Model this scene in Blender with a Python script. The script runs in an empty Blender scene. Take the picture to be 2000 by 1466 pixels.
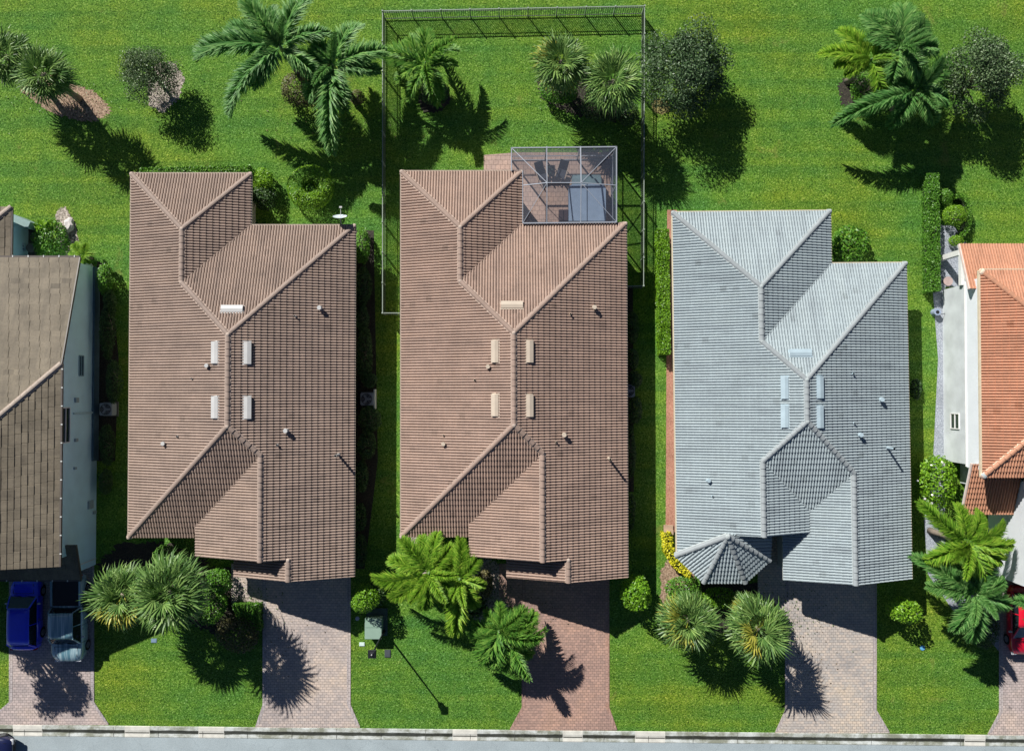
import bpy, bmesh, math, random
import numpy as np
from mathutils import Vector, Matrix
from mathutils.geometry import tessellate_polygon

SC = bpy.context.scene
# ------------------------------------------------------------------ camera, world, sun
CAM_H = 54.6; FPX = 1640.0; TILT = math.radians(1.0)
cam_d = bpy.data.cameras.new("camera"); cam = bpy.data.objects.new("camera", cam_d)
SC.collection.objects.link(cam); SC.camera = cam
cam.location = (0, 0, CAM_H); cam.rotation_euler = (TILT, 0, 0)
cam_d.sensor_width = 36; cam_d.lens = 36 * FPX / 2000; cam_d.clip_end = 2000; cam_d.clip_start = 0.5
SUN_EL = math.radians(36.8); SX, SY = -0.605, 0.796
W = bpy.data.worlds.new("World"); SC.world = W; W.use_nodes = True
nt = W.node_tree; bgn = nt.nodes["Background"]; sky = nt.nodes.new("ShaderNodeTexSky")
sky.sky_type = 'NISHITA'; sky.sun_disc = False; sky.sun_elevation = SUN_EL
sky.sun_rotation = math.atan2(SX, SY)
bgn.inputs[1].default_value = 0.05; sky.air_density = 0.5; sky.dust_density = 0.3; sky.ozone_density = 3.0
nt.links.new(sky.outputs[0], bgn.inputs[0])
sun_d = bpy.data.lights.new("sun", 'SUN'); sun_d.energy = 5.0; sun_d.angle = math.radians(0.5); sun_d.color = (1.0, 0.965, 0.91)
sun = bpy.data.objects.new("sun", sun_d); SC.collection.objects.link(sun)
sdir = Vector((SX * math.cos(SUN_EL), SY * math.cos(SUN_EL), math.sin(SUN_EL)))
sun.rotation_euler = sdir.to_track_quat('Z', 'Y').to_euler(); sun.location = (-30, 40, 60)
SC.view_settings.view_transform = 'Standard'; SC.view_settings.look = 'None'
SC.view_settings.exposure = 0.42; SC.view_settings.gamma = 1
SC.cycles.max_bounces = 6; SC.cycles.transparent_max_bounces = 12

CT, ST = math.cos(TILT), math.sin(TILT)
def P(px, py, z=0.0):
    u = (px - 1000) / FPX; v = (733 - py) / FPX
    dy = v * CT + ST; dz = v * ST - CT
    t = (CAM_H - z) / (-dz)
    return Vector((u * t, dy * t, z))

# ------------------------------------------------------------------ materials
MATS = {}
def newmat(name):
    m = bpy.data.materials.new(name); m.use_nodes = True
    return m, m.node_tree, m.node_tree.nodes["Principled BSDF"]
def rgb(c): return (c[0], c[1], c[2], 1)
def mat(name, col, rough=0.7, metal=0.0, var=0.12, scale=3.0, bump=0.0, bscale=40.0, spec=0.4, coat=0.0):
    """plain material with a soft noise variation of its own colour"""
    if name in MATS: return MATS[name]
    m, t, b = newmat(name)
    tc = t.nodes.new("ShaderNodeTexCoord")
    n = t.nodes.new("ShaderNodeTexNoise"); n.inputs['Scale'].default_value = scale; n.inputs['Detail'].default_value = 6
    t.links.new(tc.outputs['Object'], n.inputs['Vector'])
    r = t.nodes.new("ShaderNodeMapRange"); r.inputs[1].default_value = 0.3; r.inputs[2].default_value = 0.7
    r.inputs[3].default_value = 1 - var; r.inputs[4].default_value = 1 + var
    t.links.new(n.outputs[0], r.inputs[0])
    mx = t.nodes.new("ShaderNodeVectorMath"); mx.operation = 'SCALE'; mx.inputs[0].default_value = col[:3]
    t.links.new(r.outputs[0], mx.inputs['Scale']); t.links.new(mx.outputs[0], b.inputs['Base Color'])
    b.inputs['Roughness'].default_value = rough; b.inputs['Metallic'].default_value = metal
    b.inputs['Specular IOR Level'].default_value = spec; b.inputs['Coat Weight'].default_value = coat
    if bump > 0:
        n2 = t.nodes.new("ShaderNodeTexNoise"); n2.inputs['Scale'].default_value = bscale; n2.inputs['Detail'].default_value = 4
        t.links.new(tc.outputs['Object'], n2.inputs['Vector'])
        bp = t.nodes.new("ShaderNodeBump"); bp.inputs['Strength'].default_value = bump; bp.inputs['Distance'].default_value = 0.05
        t.links.new(n2.outputs[0], bp.inputs['Height']); t.links.new(bp.outputs[0], b.inputs['Normal'])
    MATS[name] = m; return m

def ramp(t, stops, mode='LINEAR'):
    r = t.nodes.new("ShaderNodeValToRGB"); r.color_ramp.interpolation = mode
    e = r.color_ramp.elements
    while len(e) < len(stops): e.new(0.5)
    for i, (p, c) in enumerate(stops): e[i].position = p; e[i].color = rgb(c)
    return r
def mapping(t, src, sc=(1, 1, 1), rot=0.0):
    mp = t.nodes.new("ShaderNodeMapping"); mp.inputs['Scale'].default_value = sc; mp.inputs['Rotation'].default_value = (0, 0, rot)
    t.links.new(src, mp.inputs['Vector']); return mp.outputs[0]
def noise(t, src, scale, detail=5, rough=0.55, dist=0.0):
    n = t.nodes.new("ShaderNodeTexNoise"); n.inputs['Scale'].default_value = scale; n.inputs['Detail'].default_value = detail
    n.inputs['Roughness'].default_value = rough; n.inputs['Distortion'].default_value = dist
    t.links.new(src, n.inputs['Vector']); return n.outputs[0]
def mix(t, fac, a, b, mode='MIX'):
    m = t.nodes.new("ShaderNodeMix"); m.data_type = 'RGBA'; m.blend_type = mode
    if isinstance(fac, (int, float)): m.inputs[0].default_value = fac
    else: t.links.new(fac, m.inputs[0])
    for i, v in ((6, a), (7, b)):
        if isinstance(v, tuple): m.inputs[i].default_value = rgb(v)
        else: t.links.new(v, m.inputs[i])
    return m.outputs[2]

def grass_mat():
    m, t, b = newmat("lawn_grass")
    tc = t.nodes.new("ShaderNodeTexCoord"); o = tc.outputs['Object']
    fine = noise(t, o, 11.0, 2, 0.7, 1.0)
    r1 = ramp(t, [(0.34, (0.026, 0.072, 0.008)), (0.46, (0.082, 0.190, 0.020)), (0.56, (0.130, 0.268, 0.034)), (0.68, (0.28, 0.43, 0.11))])
    t.links.new(fine, r1.inputs[0])
    big = noise(t, mapping(t, o, (0.8, 1.0, 1)), 0.13, 6, 0.65)
    r2 = ramp(t, [(0.36, (0.74, 0.92, 1.15)), (0.50, (1.0, 1.0, 1.0)), (0.66, (1.32, 1.03, 0.80))])
    t.links.new(big, r2.inputs[0])
    c = mix(t, 1.0, r1.outputs[0], r2.outputs[0], 'MULTIPLY')
    strp = noise(t, mapping(t, o, (0.02, 1.7, 1), 0.008), 0.8, 2, 0.4)   # mowing lanes run east-west
    r3 = ramp(t, [(0.4, (0.84, 0.90, 0.93)), (0.6, (1.15, 1.07, 0.97))]); t.links.new(strp, r3.inputs[0])
    c = mix(t, 1.0, c, r3.outputs[0], 'MULTIPLY')
    mid = noise(t, o, 1.1, 6, 0.65)
    r4 = ramp(t, [(0.35, (0.80, 0.87, 0.9)), (0.65, (1.16, 1.1, 1.05))]); t.links.new(mid, r4.inputs[0])
    c = mix(t, 1.0, c, r4.outputs[0], 'MULTIPLY')
    dry = noise(t, o, 0.42, 6, 0.7, 0.5); r5 = ramp(t, [(0.62, (0, 0, 0)), (0.72, (1, 1, 1))]); t.links.new(dry, r5.inputs[0])
    dm = t.nodes.new('ShaderNodeMath'); dm.operation = 'MULTIPLY'; dm.inputs[1].default_value = 0.45; t.links.new(r5.outputs[0], dm.inputs[0])
    c = mix(t, dm.outputs[0], c, (0.26, 0.24, 0.07))
    t.links.new(c, b.inputs['Base Color']); b.inputs['Roughness'].default_value = 0.75
    b.inputs['Specular IOR Level'].default_value = 0.1
    bp = t.nodes.new("ShaderNodeBump"); bp.inputs['Strength'].default_value = 1.0; bp.inputs['Distance'].default_value = 0.07
    t.links.new(fine, bp.inputs['Height']); t.links.new(bp.outputs[0], b.inputs['Normal'])
    return m
def paver_mat(name, c1, c2, mortar, rot=0.0, bw=0.26, rh=0.168, dirt=(0.82, 0.83, 0.86)):
    m, t, b = newmat(name)
    tc = t.nodes.new("ShaderNodeTexCoord"); o = mapping(t, tc.outputs['Object'], (1, 1, 1), rot)
    wob = noise(t, o, 1.5, 2)
    br = t.nodes.new("ShaderNodeTexBrick"); t.links.new(o, br.inputs['Vector'])
    br.inputs['Color1'].default_value = rgb(c1); br.inputs['Color2'].default_value = rgb(c2); br.inputs['Mortar'].default_value = rgb(mortar)
    br.inputs['Scale'].default_value = 1.0; br.inputs['Brick Width'].default_value = bw; br.inputs['Row Height'].default_value = rh
    br.inputs['Mortar Size'].default_value = 0.012; br.inputs['Mortar Smooth'].default_value = 0.3; br.inputs['Bias'].default_value = -0.1
    big = noise(t, o, 0.35, 6, 0.6)
    r = ramp(t, [(0.33, dirt), (0.5, (1, 1, 1)), (0.68, (1.15, 1.10, 1.0))]); t.links.new(big, r.inputs[0])
    c = mix(t, 1.0, br.outputs[0], r.outputs[0], 'MULTIPLY')
    oil = noise(t, o, 1.1, 4, 0.6); ro = ramp(t, [(0.24, (0.45, 0.45, 0.47)), (0.33, (1, 1, 1))]); t.links.new(oil, ro.inputs[0]); c = mix(t, 1.0, c, ro.outputs[0], 'MULTIPLY')
    md = noise(t, o, 6.0, 5, 0.7); r2 = ramp(t, [(0.3, (0.8, 0.8, 0.8)), (0.7, (1.15, 1.15, 1.15))]); t.links.new(md, r2.inputs[0])
    c = mix(t, 1.0, c, r2.outputs[0], 'MULTIPLY')
    t.links.new(c, b.inputs['Base Color']); b.inputs['Roughness'].default_value = 0.85
    bp = t.nodes.new("ShaderNodeBump"); bp.inputs['Strength'].default_value = 0.5; bp.inputs['Distance'].default_value = 0.01; bp.invert = True
    t.links.new(br.outputs['Fac'], bp.inputs['Height']); t.links.new(bp.outputs[0], b.inputs['Normal'])
    MATS[name] = m; return m
def speckle_mat(name, stops, scale=14.0, big=(0.8, 1.15), bump=0.6):
    """gravel, bark mulch, concrete, asphalt"""
    m, t, b = newmat(name)
    tc = t.nodes.new("ShaderNodeTexCoord"); o = tc.outputs['Object']
    f = noise(t, o, scale, 5, 0.75); r = ramp(t, stops); t.links.new(f, r.inputs[0])
    g = noise(t, o, 0.6, 5, 0.6); mr = ramp(t, [(0.3, (big[0],) * 3), (0.7, (big[1],) * 3)]); t.links.new(g, mr.inputs[0])
    c = mix(t, 1.0, r.outputs[0], mr.outputs[0], 'MULTIPLY')
    t.links.new(c, b.inputs['Base Color']); b.inputs['Roughness'].default_value = 0.9
    bp = t.nodes.new("ShaderNodeBump"); bp.inputs['Strength'].default_value = bump; bp.inputs['Distance'].default_value = 0.04
    t.links.new(f, bp.inputs['Height']); t.links.new(bp.outputs[0], b.inputs['Normal'])
    MATS[name] = m; return m
def tile_mat(name, base, var=0.12, tw=0.34, th=0.372, hue=None, dirt=0.14):
    """roof tiles: every tile (a cell of the UV map, in metres) has its own tint"""
    m, t, b = newmat(name)
    uv = t.nodes.new("ShaderNodeUVMap"); uv.uv_map = "UVMap"
    d = t.nodes.new("ShaderNodeVectorMath"); d.operation = 'MULTIPLY'; d.inputs[1].default_value = (1 / tw, 1 / th, 1)
    t.links.new(uv.outputs[0], d.inputs[0])
    fl = t.nodes.new("ShaderNodeVectorMath"); fl.operation = 'FLOOR'; t.links.new(d.outputs[0], fl.inputs[0])
    wn = t.nodes.new("ShaderNodeTexWhiteNoise"); wn.noise_dimensions = '2D'; t.links.new(fl.outputs[0], wn.inputs['Vector'])
    c2 = hue or tuple(v * 0.8 for v in base)
    lo = tuple(v * (1 - var) for v in c2); hi = tuple(v * (1 + var) for v in base)
    r = ramp(t, [(0.0, lo), (0.035, base), (1.0, hi)]); t.links.new(wn.outputs[0], r.inputs[0])
    tc = t.nodes.new("ShaderNodeTexCoord")
    n = noise(t, tc.outputs['Object'], 0.7, 6, 0.65); r2 = ramp(t, [(0.32, (1 - dirt,) * 3), (0.66, (1 + dirt * 0.6,) * 3)]); t.links.new(n, r2.inputs[0])
    c = mix(t, 1.0, r.outputs[0], r2.outputs[0], 'MULTIPLY')
    st = noise(t, mapping(t, uv.outputs[0], (2.2, 0.22, 1)), 1.0, 5, 0.65); rs_ = ramp(t, [(0.34, (0.82, 0.82, 0.83)), (0.50, (1.0, 1.0, 1.0)), (0.70, (1.05, 1.04, 1.02))]); t.links.new(st, rs_.inputs[0])
    c = mix(t, 1.0, c, rs_.outputs[0], 'MULTIPLY')
    n3 = noise(t, tc.outputs['Object'], 9.0, 5, 0.7); r3 = ramp(t, [(0.3, (0.8,) * 3), (0.55, (1.03,) * 3)]); t.links.new(n3, r3.inputs[0])
    c = mix(t, 1.0, c, r3.outputs[0], 'MULTIPLY')
    t.links.new(c, b.inputs['Base Color']); b.inputs['Roughness'].default_value = 0.7; b.inputs['Specular IOR Level'].default_value = 0.3
    MATS[name] = m; return m
def leaf_mat(name, dark, mid, light, trans=0.25, rough=0.5):
    if name in MATS: return MATS[name]
    m, t, b = newmat(name)
    g = t.nodes.new("ShaderNodeNewGeometry"); oi = t.nodes.new("ShaderNodeObjectInfo")
    r = ramp(t, [(0.0, dark), (0.5, mid), (1.0, light)]); t.links.new(g.outputs['Random Per Island'], r.inputs[0])
    r2 = ramp(t, [(0.0, (0.85, 0.9, 0.85)), (1.0, (1.18, 1.1, 1.0))]); t.links.new(oi.outputs['Random'], r2.inputs[0])
    c = mix(t, 1.0, r.outputs[0], r2.outputs[0], 'MULTIPLY')
    t.links.new(c, b.inputs['Base Color']); b.inputs['Roughness'].default_value = rough; b.inputs['Specular IOR Level'].default_value = 0.35
    tr = t.nodes.new("ShaderNodeBsdfTranslucent"); t.links.new(c, tr.inputs[0])
    ms = t.nodes.new("ShaderNodeMixShader"); ms.inputs[0].default_value = trans
    t.links.new(b.outputs[0], ms.inputs[1]); t.links.new(tr.outputs[0], ms.inputs[2])
    t.links.new(ms.outputs[0], t.nodes["Material Output"].inputs[0])
    MATS[name] = m; return m

# ------------------------------------------------------------------ object helpers
def tag(o, label=None, cat=None, group=None, kind=None):
    if label: o["label"] = label
    if cat: o["category"] = cat
    if group: o["group"] = group
    if kind: o["kind"] = kind
    return o
def link(o, parent=None):
    SC.collection.objects.link(o)
    if parent is not None: o.parent = parent
    return o
def mesh_obj(name, verts, faces, m, parent=None, smooth=False):
    me = bpy.data.meshes.new(name); me.from_pydata([tuple(v) for v in verts], [], faces); me.materials.append(m)
    if smooth: me.polygons.foreach_set("use_smooth", [True] * len(me.polygons))
    me.update(); return link(bpy.data.objects.new(name, me), parent)
def empty(name, loc=(0, 0, 0), rz=0.0):
    o = bpy.data.objects.new(name, None); o.location = loc; o.rotation_euler = (0, 0, rz); o.empty_display_size = 0.3
    return link(o)
class MB:
    """collects shapes into one mesh"""
    def __init__(s): s.v = []; s.f = []
    def add(s, vs, fs):
        n = len(s.v); s.v += [tuple(v) for v in vs]; s.f += [tuple(i + n for i in f) for f in fs]
    def box(s, c, d, rz=0.0, taper=1.0):
        x, y, z = d[0] / 2, d[1] / 2, d[2] / 2; cr, sr = math.cos(rz), math.sin(rz); vs = []
        for dz, k in ((-z, 1.0), (z, taper)):
            for sx, sy in ((-x, -y), (x, -y), (x, y), (-x, y)):
                X, Y = sx * k, sy * k; vs.append((c[0] + X * cr - Y * sr, c[1] + X * sr + Y * cr, c[2] + dz))
        s.add(vs, [(0, 3, 2, 1), (4, 5, 6, 7), (0, 1, 5, 4), (1, 2, 6, 5), (2, 3, 7, 6), (3, 0, 4, 7)])
    def bar(s, a, b, w, h=None):
        """square bar from a to b"""
        a = Vector(a); b = Vector(b); h = h or w; d = (b - a).normalized()
        up = Vector((0, 0, 1)) if abs(d.z) < 0.98 else Vector((1, 0, 0))
        sd = d.cross(up).normalized(); u2 = sd.cross(d).normalized()
        vs = [p + sd * sx * w / 2 + u2 * sz * h / 2 for p in (a, b) for sx, sz in ((-1, -1), (1, -1), (1, 1), (-1, 1))]
        s.add(vs, [(0, 1, 2, 3), (7, 6, 5, 4), (0, 4, 5, 1), (1, 5, 6, 2), (2, 6, 7, 3), (3, 7, 4, 0)])
    def tube(s, pts, radii, n=8, cap=True):
        pts = [Vector(p) for p in pts]; rings = []; base = len(s.v)
        for i, p in enumerate(pts):
            d = (pts[min(i + 1, len(pts) - 1)] - pts[max(i - 1, 0)]).normalized()
            up = Vector((0, 0, 1)) if abs(d.z) < 0.9 else Vector((1, 0, 0))
            a = d.cross(up).normalized(); b = d.cross(a).normalized()
            for k in range(n):
                an = 2 * math.pi * k / n; s.v.append(tuple(p + (a * math.cos(an) + b * math.sin(an)) * radii[i]))
        for i in range(len(pts) - 1):
            for k in range(n):
                k2 = (k + 1) % n; s.f.append((base + i * n + k, base + i * n + k2, base + (i + 1) * n + k2, base + (i + 1) * n + k))
        if cap:
            s.f.append(tuple(base + k for k in range(n))[::-1]); s.f.append(tuple(base + (len(pts) - 1) * n + k for k in range(n)))
    def disc(s, c, r, z0, z1, n=24, r2=None):
        s.tube([(c[0], c[1], z0), (c[0], c[1], z1)], [r, r2 or r], n)
    def prism(s, pts, z0, z1):
        n = len(pts); vs = [(p[0], p[1], z0) for p in pts] + [(p[0], p[1], z1) for p in pts]
        s.add(vs, [tuple(range(n))[::-1], tuple(range(n, 2 * n))] + [(i, (i + 1) % n, n + (i + 1) % n, n + i) for i in range(n)])
    def build(s, name, m, parent=None, smooth=False, bevel=0.0):
        o = mesh_obj(name, s.v, s.f, m, parent, smooth)
        bm = bmesh.new(); bm.from_mesh(o.data); bmesh.ops.recalc_face_normals(bm, faces=bm.faces)
        if bevel > 0:
            bmesh.ops.bevel(bm, geom=[e for e in bm.edges], offset=bevel, segments=2, affect='EDGES', clamp_overlap=True)
        bm.to_mesh(o.data); bm.free(); return o

def sheet(name, pts, z, m, label=None, cat=None, kind='structure', thick=0.0, parent=None):
    """flat sheet from ground points, optionally a slab"""
    mb = MB()
    if thick > 0: mb.prism([(p[0], p[1]) for p in pts], z - thick, z)
    else: mb.add([(p[0], p[1], z) for p in pts], [tuple(range(len(pts)))])
    o = mb.build(name, m, parent)
    return tag(o, label, cat, kind=kind)
def px_pts(lst, z=0.0): return [P(x, y, z) for x, y in lst]
def blob_pts(cx, cy, rx, ry, rnd, n=150, jag=0.13, rot=0.0):
    ph = [rnd.uniform(0, 6.28) for _ in range(4)]; out = []
    for i in range(n):
        a = 2 * math.pi * i / n
        k = 1 + jag * (0.5 * math.sin(2 * a + ph[0]) + 0.35 * math.sin(3 * a + ph[1]) + 0.3 * math.sin(7 * a + ph[2])) + rnd.uniform(-.085, .085)
        x, y = math.cos(a) * rx * k, math.sin(a) * ry * k
        out.append(P(cx + x * math.cos(rot) - y * math.sin(rot), cy + x * math.sin(rot) + y * math.cos(rot)))
    return out[::-1]

# ------------------------------------------------------------------ ground, road, kerb, drives
GRASS = grass_mat()
sheet("ground", [(-400, -400), (400, -400), (400, 400), (-400, 400)], 0.0, GRASS, "mown green lawn around and between the houses", "lawn")
ASPH = speckle_mat("asphalt", [(0.3, (0.25, 0.30, 0.325)), (0.5, (0.33, 0.39, 0.41)), (0.7, (0.41, 0.46, 0.475))], 22, (0.88, 1.08), 0.3)
def worn(m):
    t = m.node_tree; bs = t.nodes["Principled BSDF"]; src = bs.inputs['Base Color'].links[0].from_socket
    tc = t.nodes.new("ShaderNodeTexCoord"); o = tc.outputs['Object']
    s = noise(t, o, 0.9, 6, 0.7); r = ramp(t, [(0.30, (0.55, 0.55, 0.55)), (0.37, (1, 1, 1))]); t.links.new(s, r.inputs[0]); c = mix(t, 1.0, src, r.outputs[0], 'MULTIPLY')
    v = t.nodes.new("ShaderNodeTexVoronoi"); v.feature = 'DISTANCE_TO_EDGE'; v.inputs['Scale'].default_value = 0.22
    wv = t.nodes.new("ShaderNodeVectorMath"); wv.operation = 'ADD'; nz = t.nodes.new("ShaderNodeTexNoise"); nz.inputs['Scale'].default_value = 1.5; t.links.new(o, nz.inputs['Vector'])
    t.links.new(o, wv.inputs[0]); t.links.new(nz.outputs[1], wv.inputs[1]); t.links.new(wv.outputs[0], v.inputs['Vector'])
    r2 = ramp(t, [(0.0, (0.84, 0.84, 0.84)), (0.006, (1, 1, 1))]); t.links.new(v.outputs[0], r2.inputs[0]); c = mix(t, 1.0, c, r2.outputs[0], 'MULTIPLY')
    t.links.new(c, bs.inputs['Base Color'])
worn(ASPH)
def kerb_y(px): return 1415.5 + 21 * px / 2000.0
def road_pt(px, off): return P(px, kerb_y(px) + off)
RX0, RX1 = -6000, 8000
sheet("road", [road_pt(RX0, 16), road_pt(RX0, 330), road_pt(RX1, 330), road_pt(RX1, 16)], 0.012, ASPH, "light grey asphalt street along the front gardens", "road")
def kerb_mat():
    m, t, b = newmat("kerb_concrete")
    uv = t.nodes.new("ShaderNodeUVMap"); uv.uv_map = "UVMap"
    o = uv.outputs[0]
    f = noise(t, o, 16, 5, 0.7); r = ramp(t, [(0.3, (0.42, 0.45, 0.44)), (0.7, (0.66, 0.69, 0.66))]); t.links.new(f, r.inputs[0])
    # wet dark silt line lying in the gutter's valley, uneven along its length
    sep = t.nodes.new("ShaderNodeSeparateXYZ"); t.links.new(o, sep.inputs[0])
    nn = noise(t, mapping(t, o, (0.5, 3.0, 1)), 1.6, 6, 0.7)
    ad = t.nodes.new("ShaderNodeMath"); ad.operation = 'MULTIPLY_ADD'; ad.inputs[1].default_value = 0.22; t.links.new(nn, ad.inputs[0]); t.links.new(sep.outputs[1], ad.inputs[2])
    band = ramp(t, [(0.44, (0, 0, 0)), (0.49, (1, 1, 1)), (0.74, (1, 1, 1)), (0.80, (0, 0, 0))]); t.links.new(ad.outputs[0], band.inputs[0])
    c = mix(t, band.outputs[0], r.outputs[0], (0.055, 0.06, 0.05))
    mo = noise(t, o, 0.8, 6, 0.7); r3 = ramp(t, [(0.42, (0.42, 0.42, 0.34)), (0.60, (1.02, 1.02, 1.02))]); t.links.new(mo, r3.inputs[0])
    c = mix(t, 1.0, c, r3.outputs[0], 'MULTIPLY')
    t.links.new(c, b.inputs['Base Color']); b.inputs['Roughness'].default_value = 0.85
    return m
KERB = kerb_mat()
def kerb_strip(name, p0, p1, m, lift=0.0, label=None):
    # roll kerb profile: offset (px below the lawn edge), height
    prof = [(-2, -0.02), (-1, 0.055), (6, 0.05), (11, 0.016), (14, 0.016), (19, 0.03), (21, 0.006)]
    n = max(2, int((p1 - p0) / 60)); V = []; F = []; U = []
    for i in range(n + 1):
        px = p0 + (p1 - p0) * i / n
        for off, z in prof:
            q = road_pt(px, off); V.append((q.x, q.y, z + lift)); U.append((q.x, (21 - off) / 23.0))
    k = len(prof)
    for i in range(n):
        for j in range(k - 1): F.append((i * k + j, i * k + j + 1, (i + 1) * k + j + 1, (i + 1) * k + j))
    o = mesh_obj(name, V, F, m)
    uvl = o.data.uv_layers.new(name="UVMap")
    for lp in o.data.loops: uvl.data[lp.index].uv = U[lp.vertex_index]
    return tag(o, label, "kerb", kind='structure')
kerb_strip("kerb", -2500, 4500, KERB, 0.0, "weathered concrete roll kerb with a dark silt line")
PANEL = mat("new_kerb_concrete", (0.60, 0.59, 0.53), 0.8, var=0.14, scale=2.5, bump=0.2)
for i, (a, b) in enumerate([(26, 83), (244, 293), (388, 438), (884, 932), (1099, 1138), (1240, 1299), (1883, 1924)]):
    o = kerb_strip("kerb", a, b, PANEL, 0.004, "pale replaced concrete section of the kerb")
    o["group"] = "pale replaced kerb sections"
    q0, q1 = road_pt(a + 1, 10.2), road_pt(b - 1, 10.2); sl = MB(); sl.add([(q0.x, q0.y, .034), (q1.x, q1.y, .034), (q1.x, q1.y - .06, .034), (q0.x, q0.y - .06, .034)], [(0, 1, 2, 3)]); sl.build("silt_line", mat("joint_dirt", (0.08, 0.08, 0.07), 0.9), o)
# expansion joints in the kerb: thin dark grooves
jm = MB()
for px in range(-300, 2300, 87):
    a = road_pt(px, -1); b = road_pt(px, 20); jm.add([(a.x, a.y, .0585), (a.x + .02, a.y, .0585), (b.x + .02, b.y, .034), (b.x, b.y, .034)], [(0, 1, 2, 3)])
tag(jm.build("kerb_joint", mat("joint_dirt", (0.08, 0.08, 0.07), 0.9)), "thin dark joints across the concrete kerb", "kerb", kind='structure')

PAV1 = paver_mat("grey_pavers", (0.54, 0.45, 0.395), (0.41, 0.36, 0.335), (0.22, 0.19, 0.175))
PAV2 = paver_mat("terracotta_pavers", (0.45, 0.285, 0.225), (0.33, 0.22, 0.18), (0.19, 0.13, 0.11))
PAV3 = paver_mat("mixed_pavers", (0.55, 0.47, 0.40), (0.41, 0.385, 0.36), (0.22, 0.195, 0.18))
PAV0 = paver_mat("pink_grey_pavers", (0.51, 0.42, 0.39), (0.38, 0.325, 0.305), (0.20, 0.17, 0.16))
BORD1 = paver_mat("border_pavers", (0.46, 0.41, 0.40), (0.38, 0.34, 0.33), (0.2, 0.17, 0.16), 1.5708)
BORD2 = paver_mat("terracotta_border", (0.42, 0.27, 0.22), (0.33, 0.2, 0.16), (0.16, 0.1, 0.08), 1.5708)
def drive(xl, xr, ytop, fl, fr, m, bm, label):
    """xl/xr: side pixels, fl/fr flare pixels at the kerb"""
    yb = kerb_y((fl + fr) / 2) - 2
    pts = [(xl, ytop), (xl, yb - 45), (fl, yb - 3), (fl, yb), (fr, yb), (fr, yb - 3), (xr, yb - 45), (xr, ytop)]
    o = sheet("driveway", px_pts(pts), 0.03, m, label, "driveway", thick=0.05)
    for s, side in ((1, [(xl, ytop), (xl, yb - 45), (fl, yb - 3)]), (-1, [(xr, ytop), (xr, yb - 45), (fr, yb - 3)])):
        q = px_pts(side); off = [Vector((s * .24, 0, 0)), Vector((s * .24, .05, 0)), Vector((s * .26, .1, 0))]
        mb = MB(); V = [(p.x, p.y, .034) for p in q] + [((p + d).x, (p + d).y, .034) for p, d in zip(q, off)]
        mb.add(V, [(0, 1, 4, 3), (1, 2, 5, 4)]); mb.build("paver_border", bm, o)
    return o
drive(18, 184, 1085, -30, 212, PAV0, BORD1, "pinkish grey paver driveway with two parked vehicles")
drive(513, 685, 1100, 499, 703, PAV1, BORD1, "grey paver driveway of the left brown-roofed house")
drive(1019, 1190, 1105, 996, 1205, PAV2, BORD2, "terracotta paver driveway of the middle house")
drive(1533, 1712, 1105, 1514, 1737, PAV3, BORD1, "grey paver driveway of the grey-roofed house")
drive(1951, 2120, 1105, 1929, 2140, PAV0, BORD1, "pinkish paver driveway with the red car")
def walk(pts, m, label): return sheet("walkway", px_pts(pts), 0.024, m, label, "path", thick=0.03)
walk([(452, 1100), (452, 1167), (500, 1170), (513, 1180), (513, 1100)], PAV1, "grey paver entry path beside the first driveway")
walk([(975, 1100), (975, 1160), (985, 1176), (1019, 1196), (1019, 1100)], PAV2, "terracotta paver entry path of the middle house")
walk([(1480, 1040), (1480, 1170), (1510, 1172), (1533, 1210), (1533, 1040)], PAV3, "grey paver entry path of the grey-roofed house")
sheet("patio", px_pts([(945, 303), (945, 420), (1010, 445), (1196, 445), (1196, 298), (1010, 298)]), 0.03, paver_mat("tan_pavers", (0.47, 0.33, 0.27), (0.38, 0.28, 0.24), (0.2, 0.14, 0.12), 0, 0.3, 0.3), "tan paver patio behind the middle house", "patio", thick=0.05)
MULCH = speckle_mat("bark_mulch", [(0.34, (0.05, 0.03, 0.02)), (0.5, (0.30, 0.20, 0.13)), (0.66, (0.56, 0.42, 0.31))], 8)
PMULCH = speckle_mat("pale_mulch", [(0.36, (0.06, 0.05, 0.04)), (0.5, (0.34, 0.29, 0.24)), (0.64, (0.64, 0.57, 0.50))], 8)
DRYG = speckle_mat("dry_grass", [(0.3, (0.08, 0.09, 0.02)), (0.5, (0.24, 0.21, 0.07)), (0.7, (0.38, 0.32, 0.14))], 10)
GRAVEL = speckle_mat("blue_gravel", [(0.3, (0.10, 0.11, 0.13)), (0.5, (0.30, 0.33, 0.38)), (0.7, (0.62, 0.65, 0.70))], 13)
REDM = speckle_mat("red_mulch", [(0.3, (0.20, 0.09, 0.055)), (0.5, (0.40, 0.19, 0.13)), (0.7, (0.52, 0.31, 0.22))], 11)
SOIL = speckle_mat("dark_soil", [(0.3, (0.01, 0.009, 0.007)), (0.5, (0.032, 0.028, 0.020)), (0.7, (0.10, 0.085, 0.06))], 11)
rb = random.Random(3)
BEDZ = [0.006]
def bed(cx, cy, rx, ry, m, label, rot=0.0, jag=0.12):
    BEDZ[0] += 0.0005
    return sheet("planting_bed", blob_pts(cx, cy, rx, ry, rb, jag=jag, rot=rot), BEDZ[0], m, label, "planting bed")
bed(128, 192, 86, 36, MULCH, "oval bark mulch bed under the far-left fan palms", 0.35)
bed(322, 168, 36, 46, PMULCH, "pale round mulch bed under the small grey-green tree", 0.3)
bed(632, 160, 42, 38, DRYG, "dry grass patch beneath the tall feather palms")
bed(848, 190, 32, 30, SOIL, "dark soil bed beneath the palm inside the fence")
bed(1140, 185, 88, 46, SOIL, "dark bed beneath the two fan palms inside the fence", 0.3)
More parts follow.
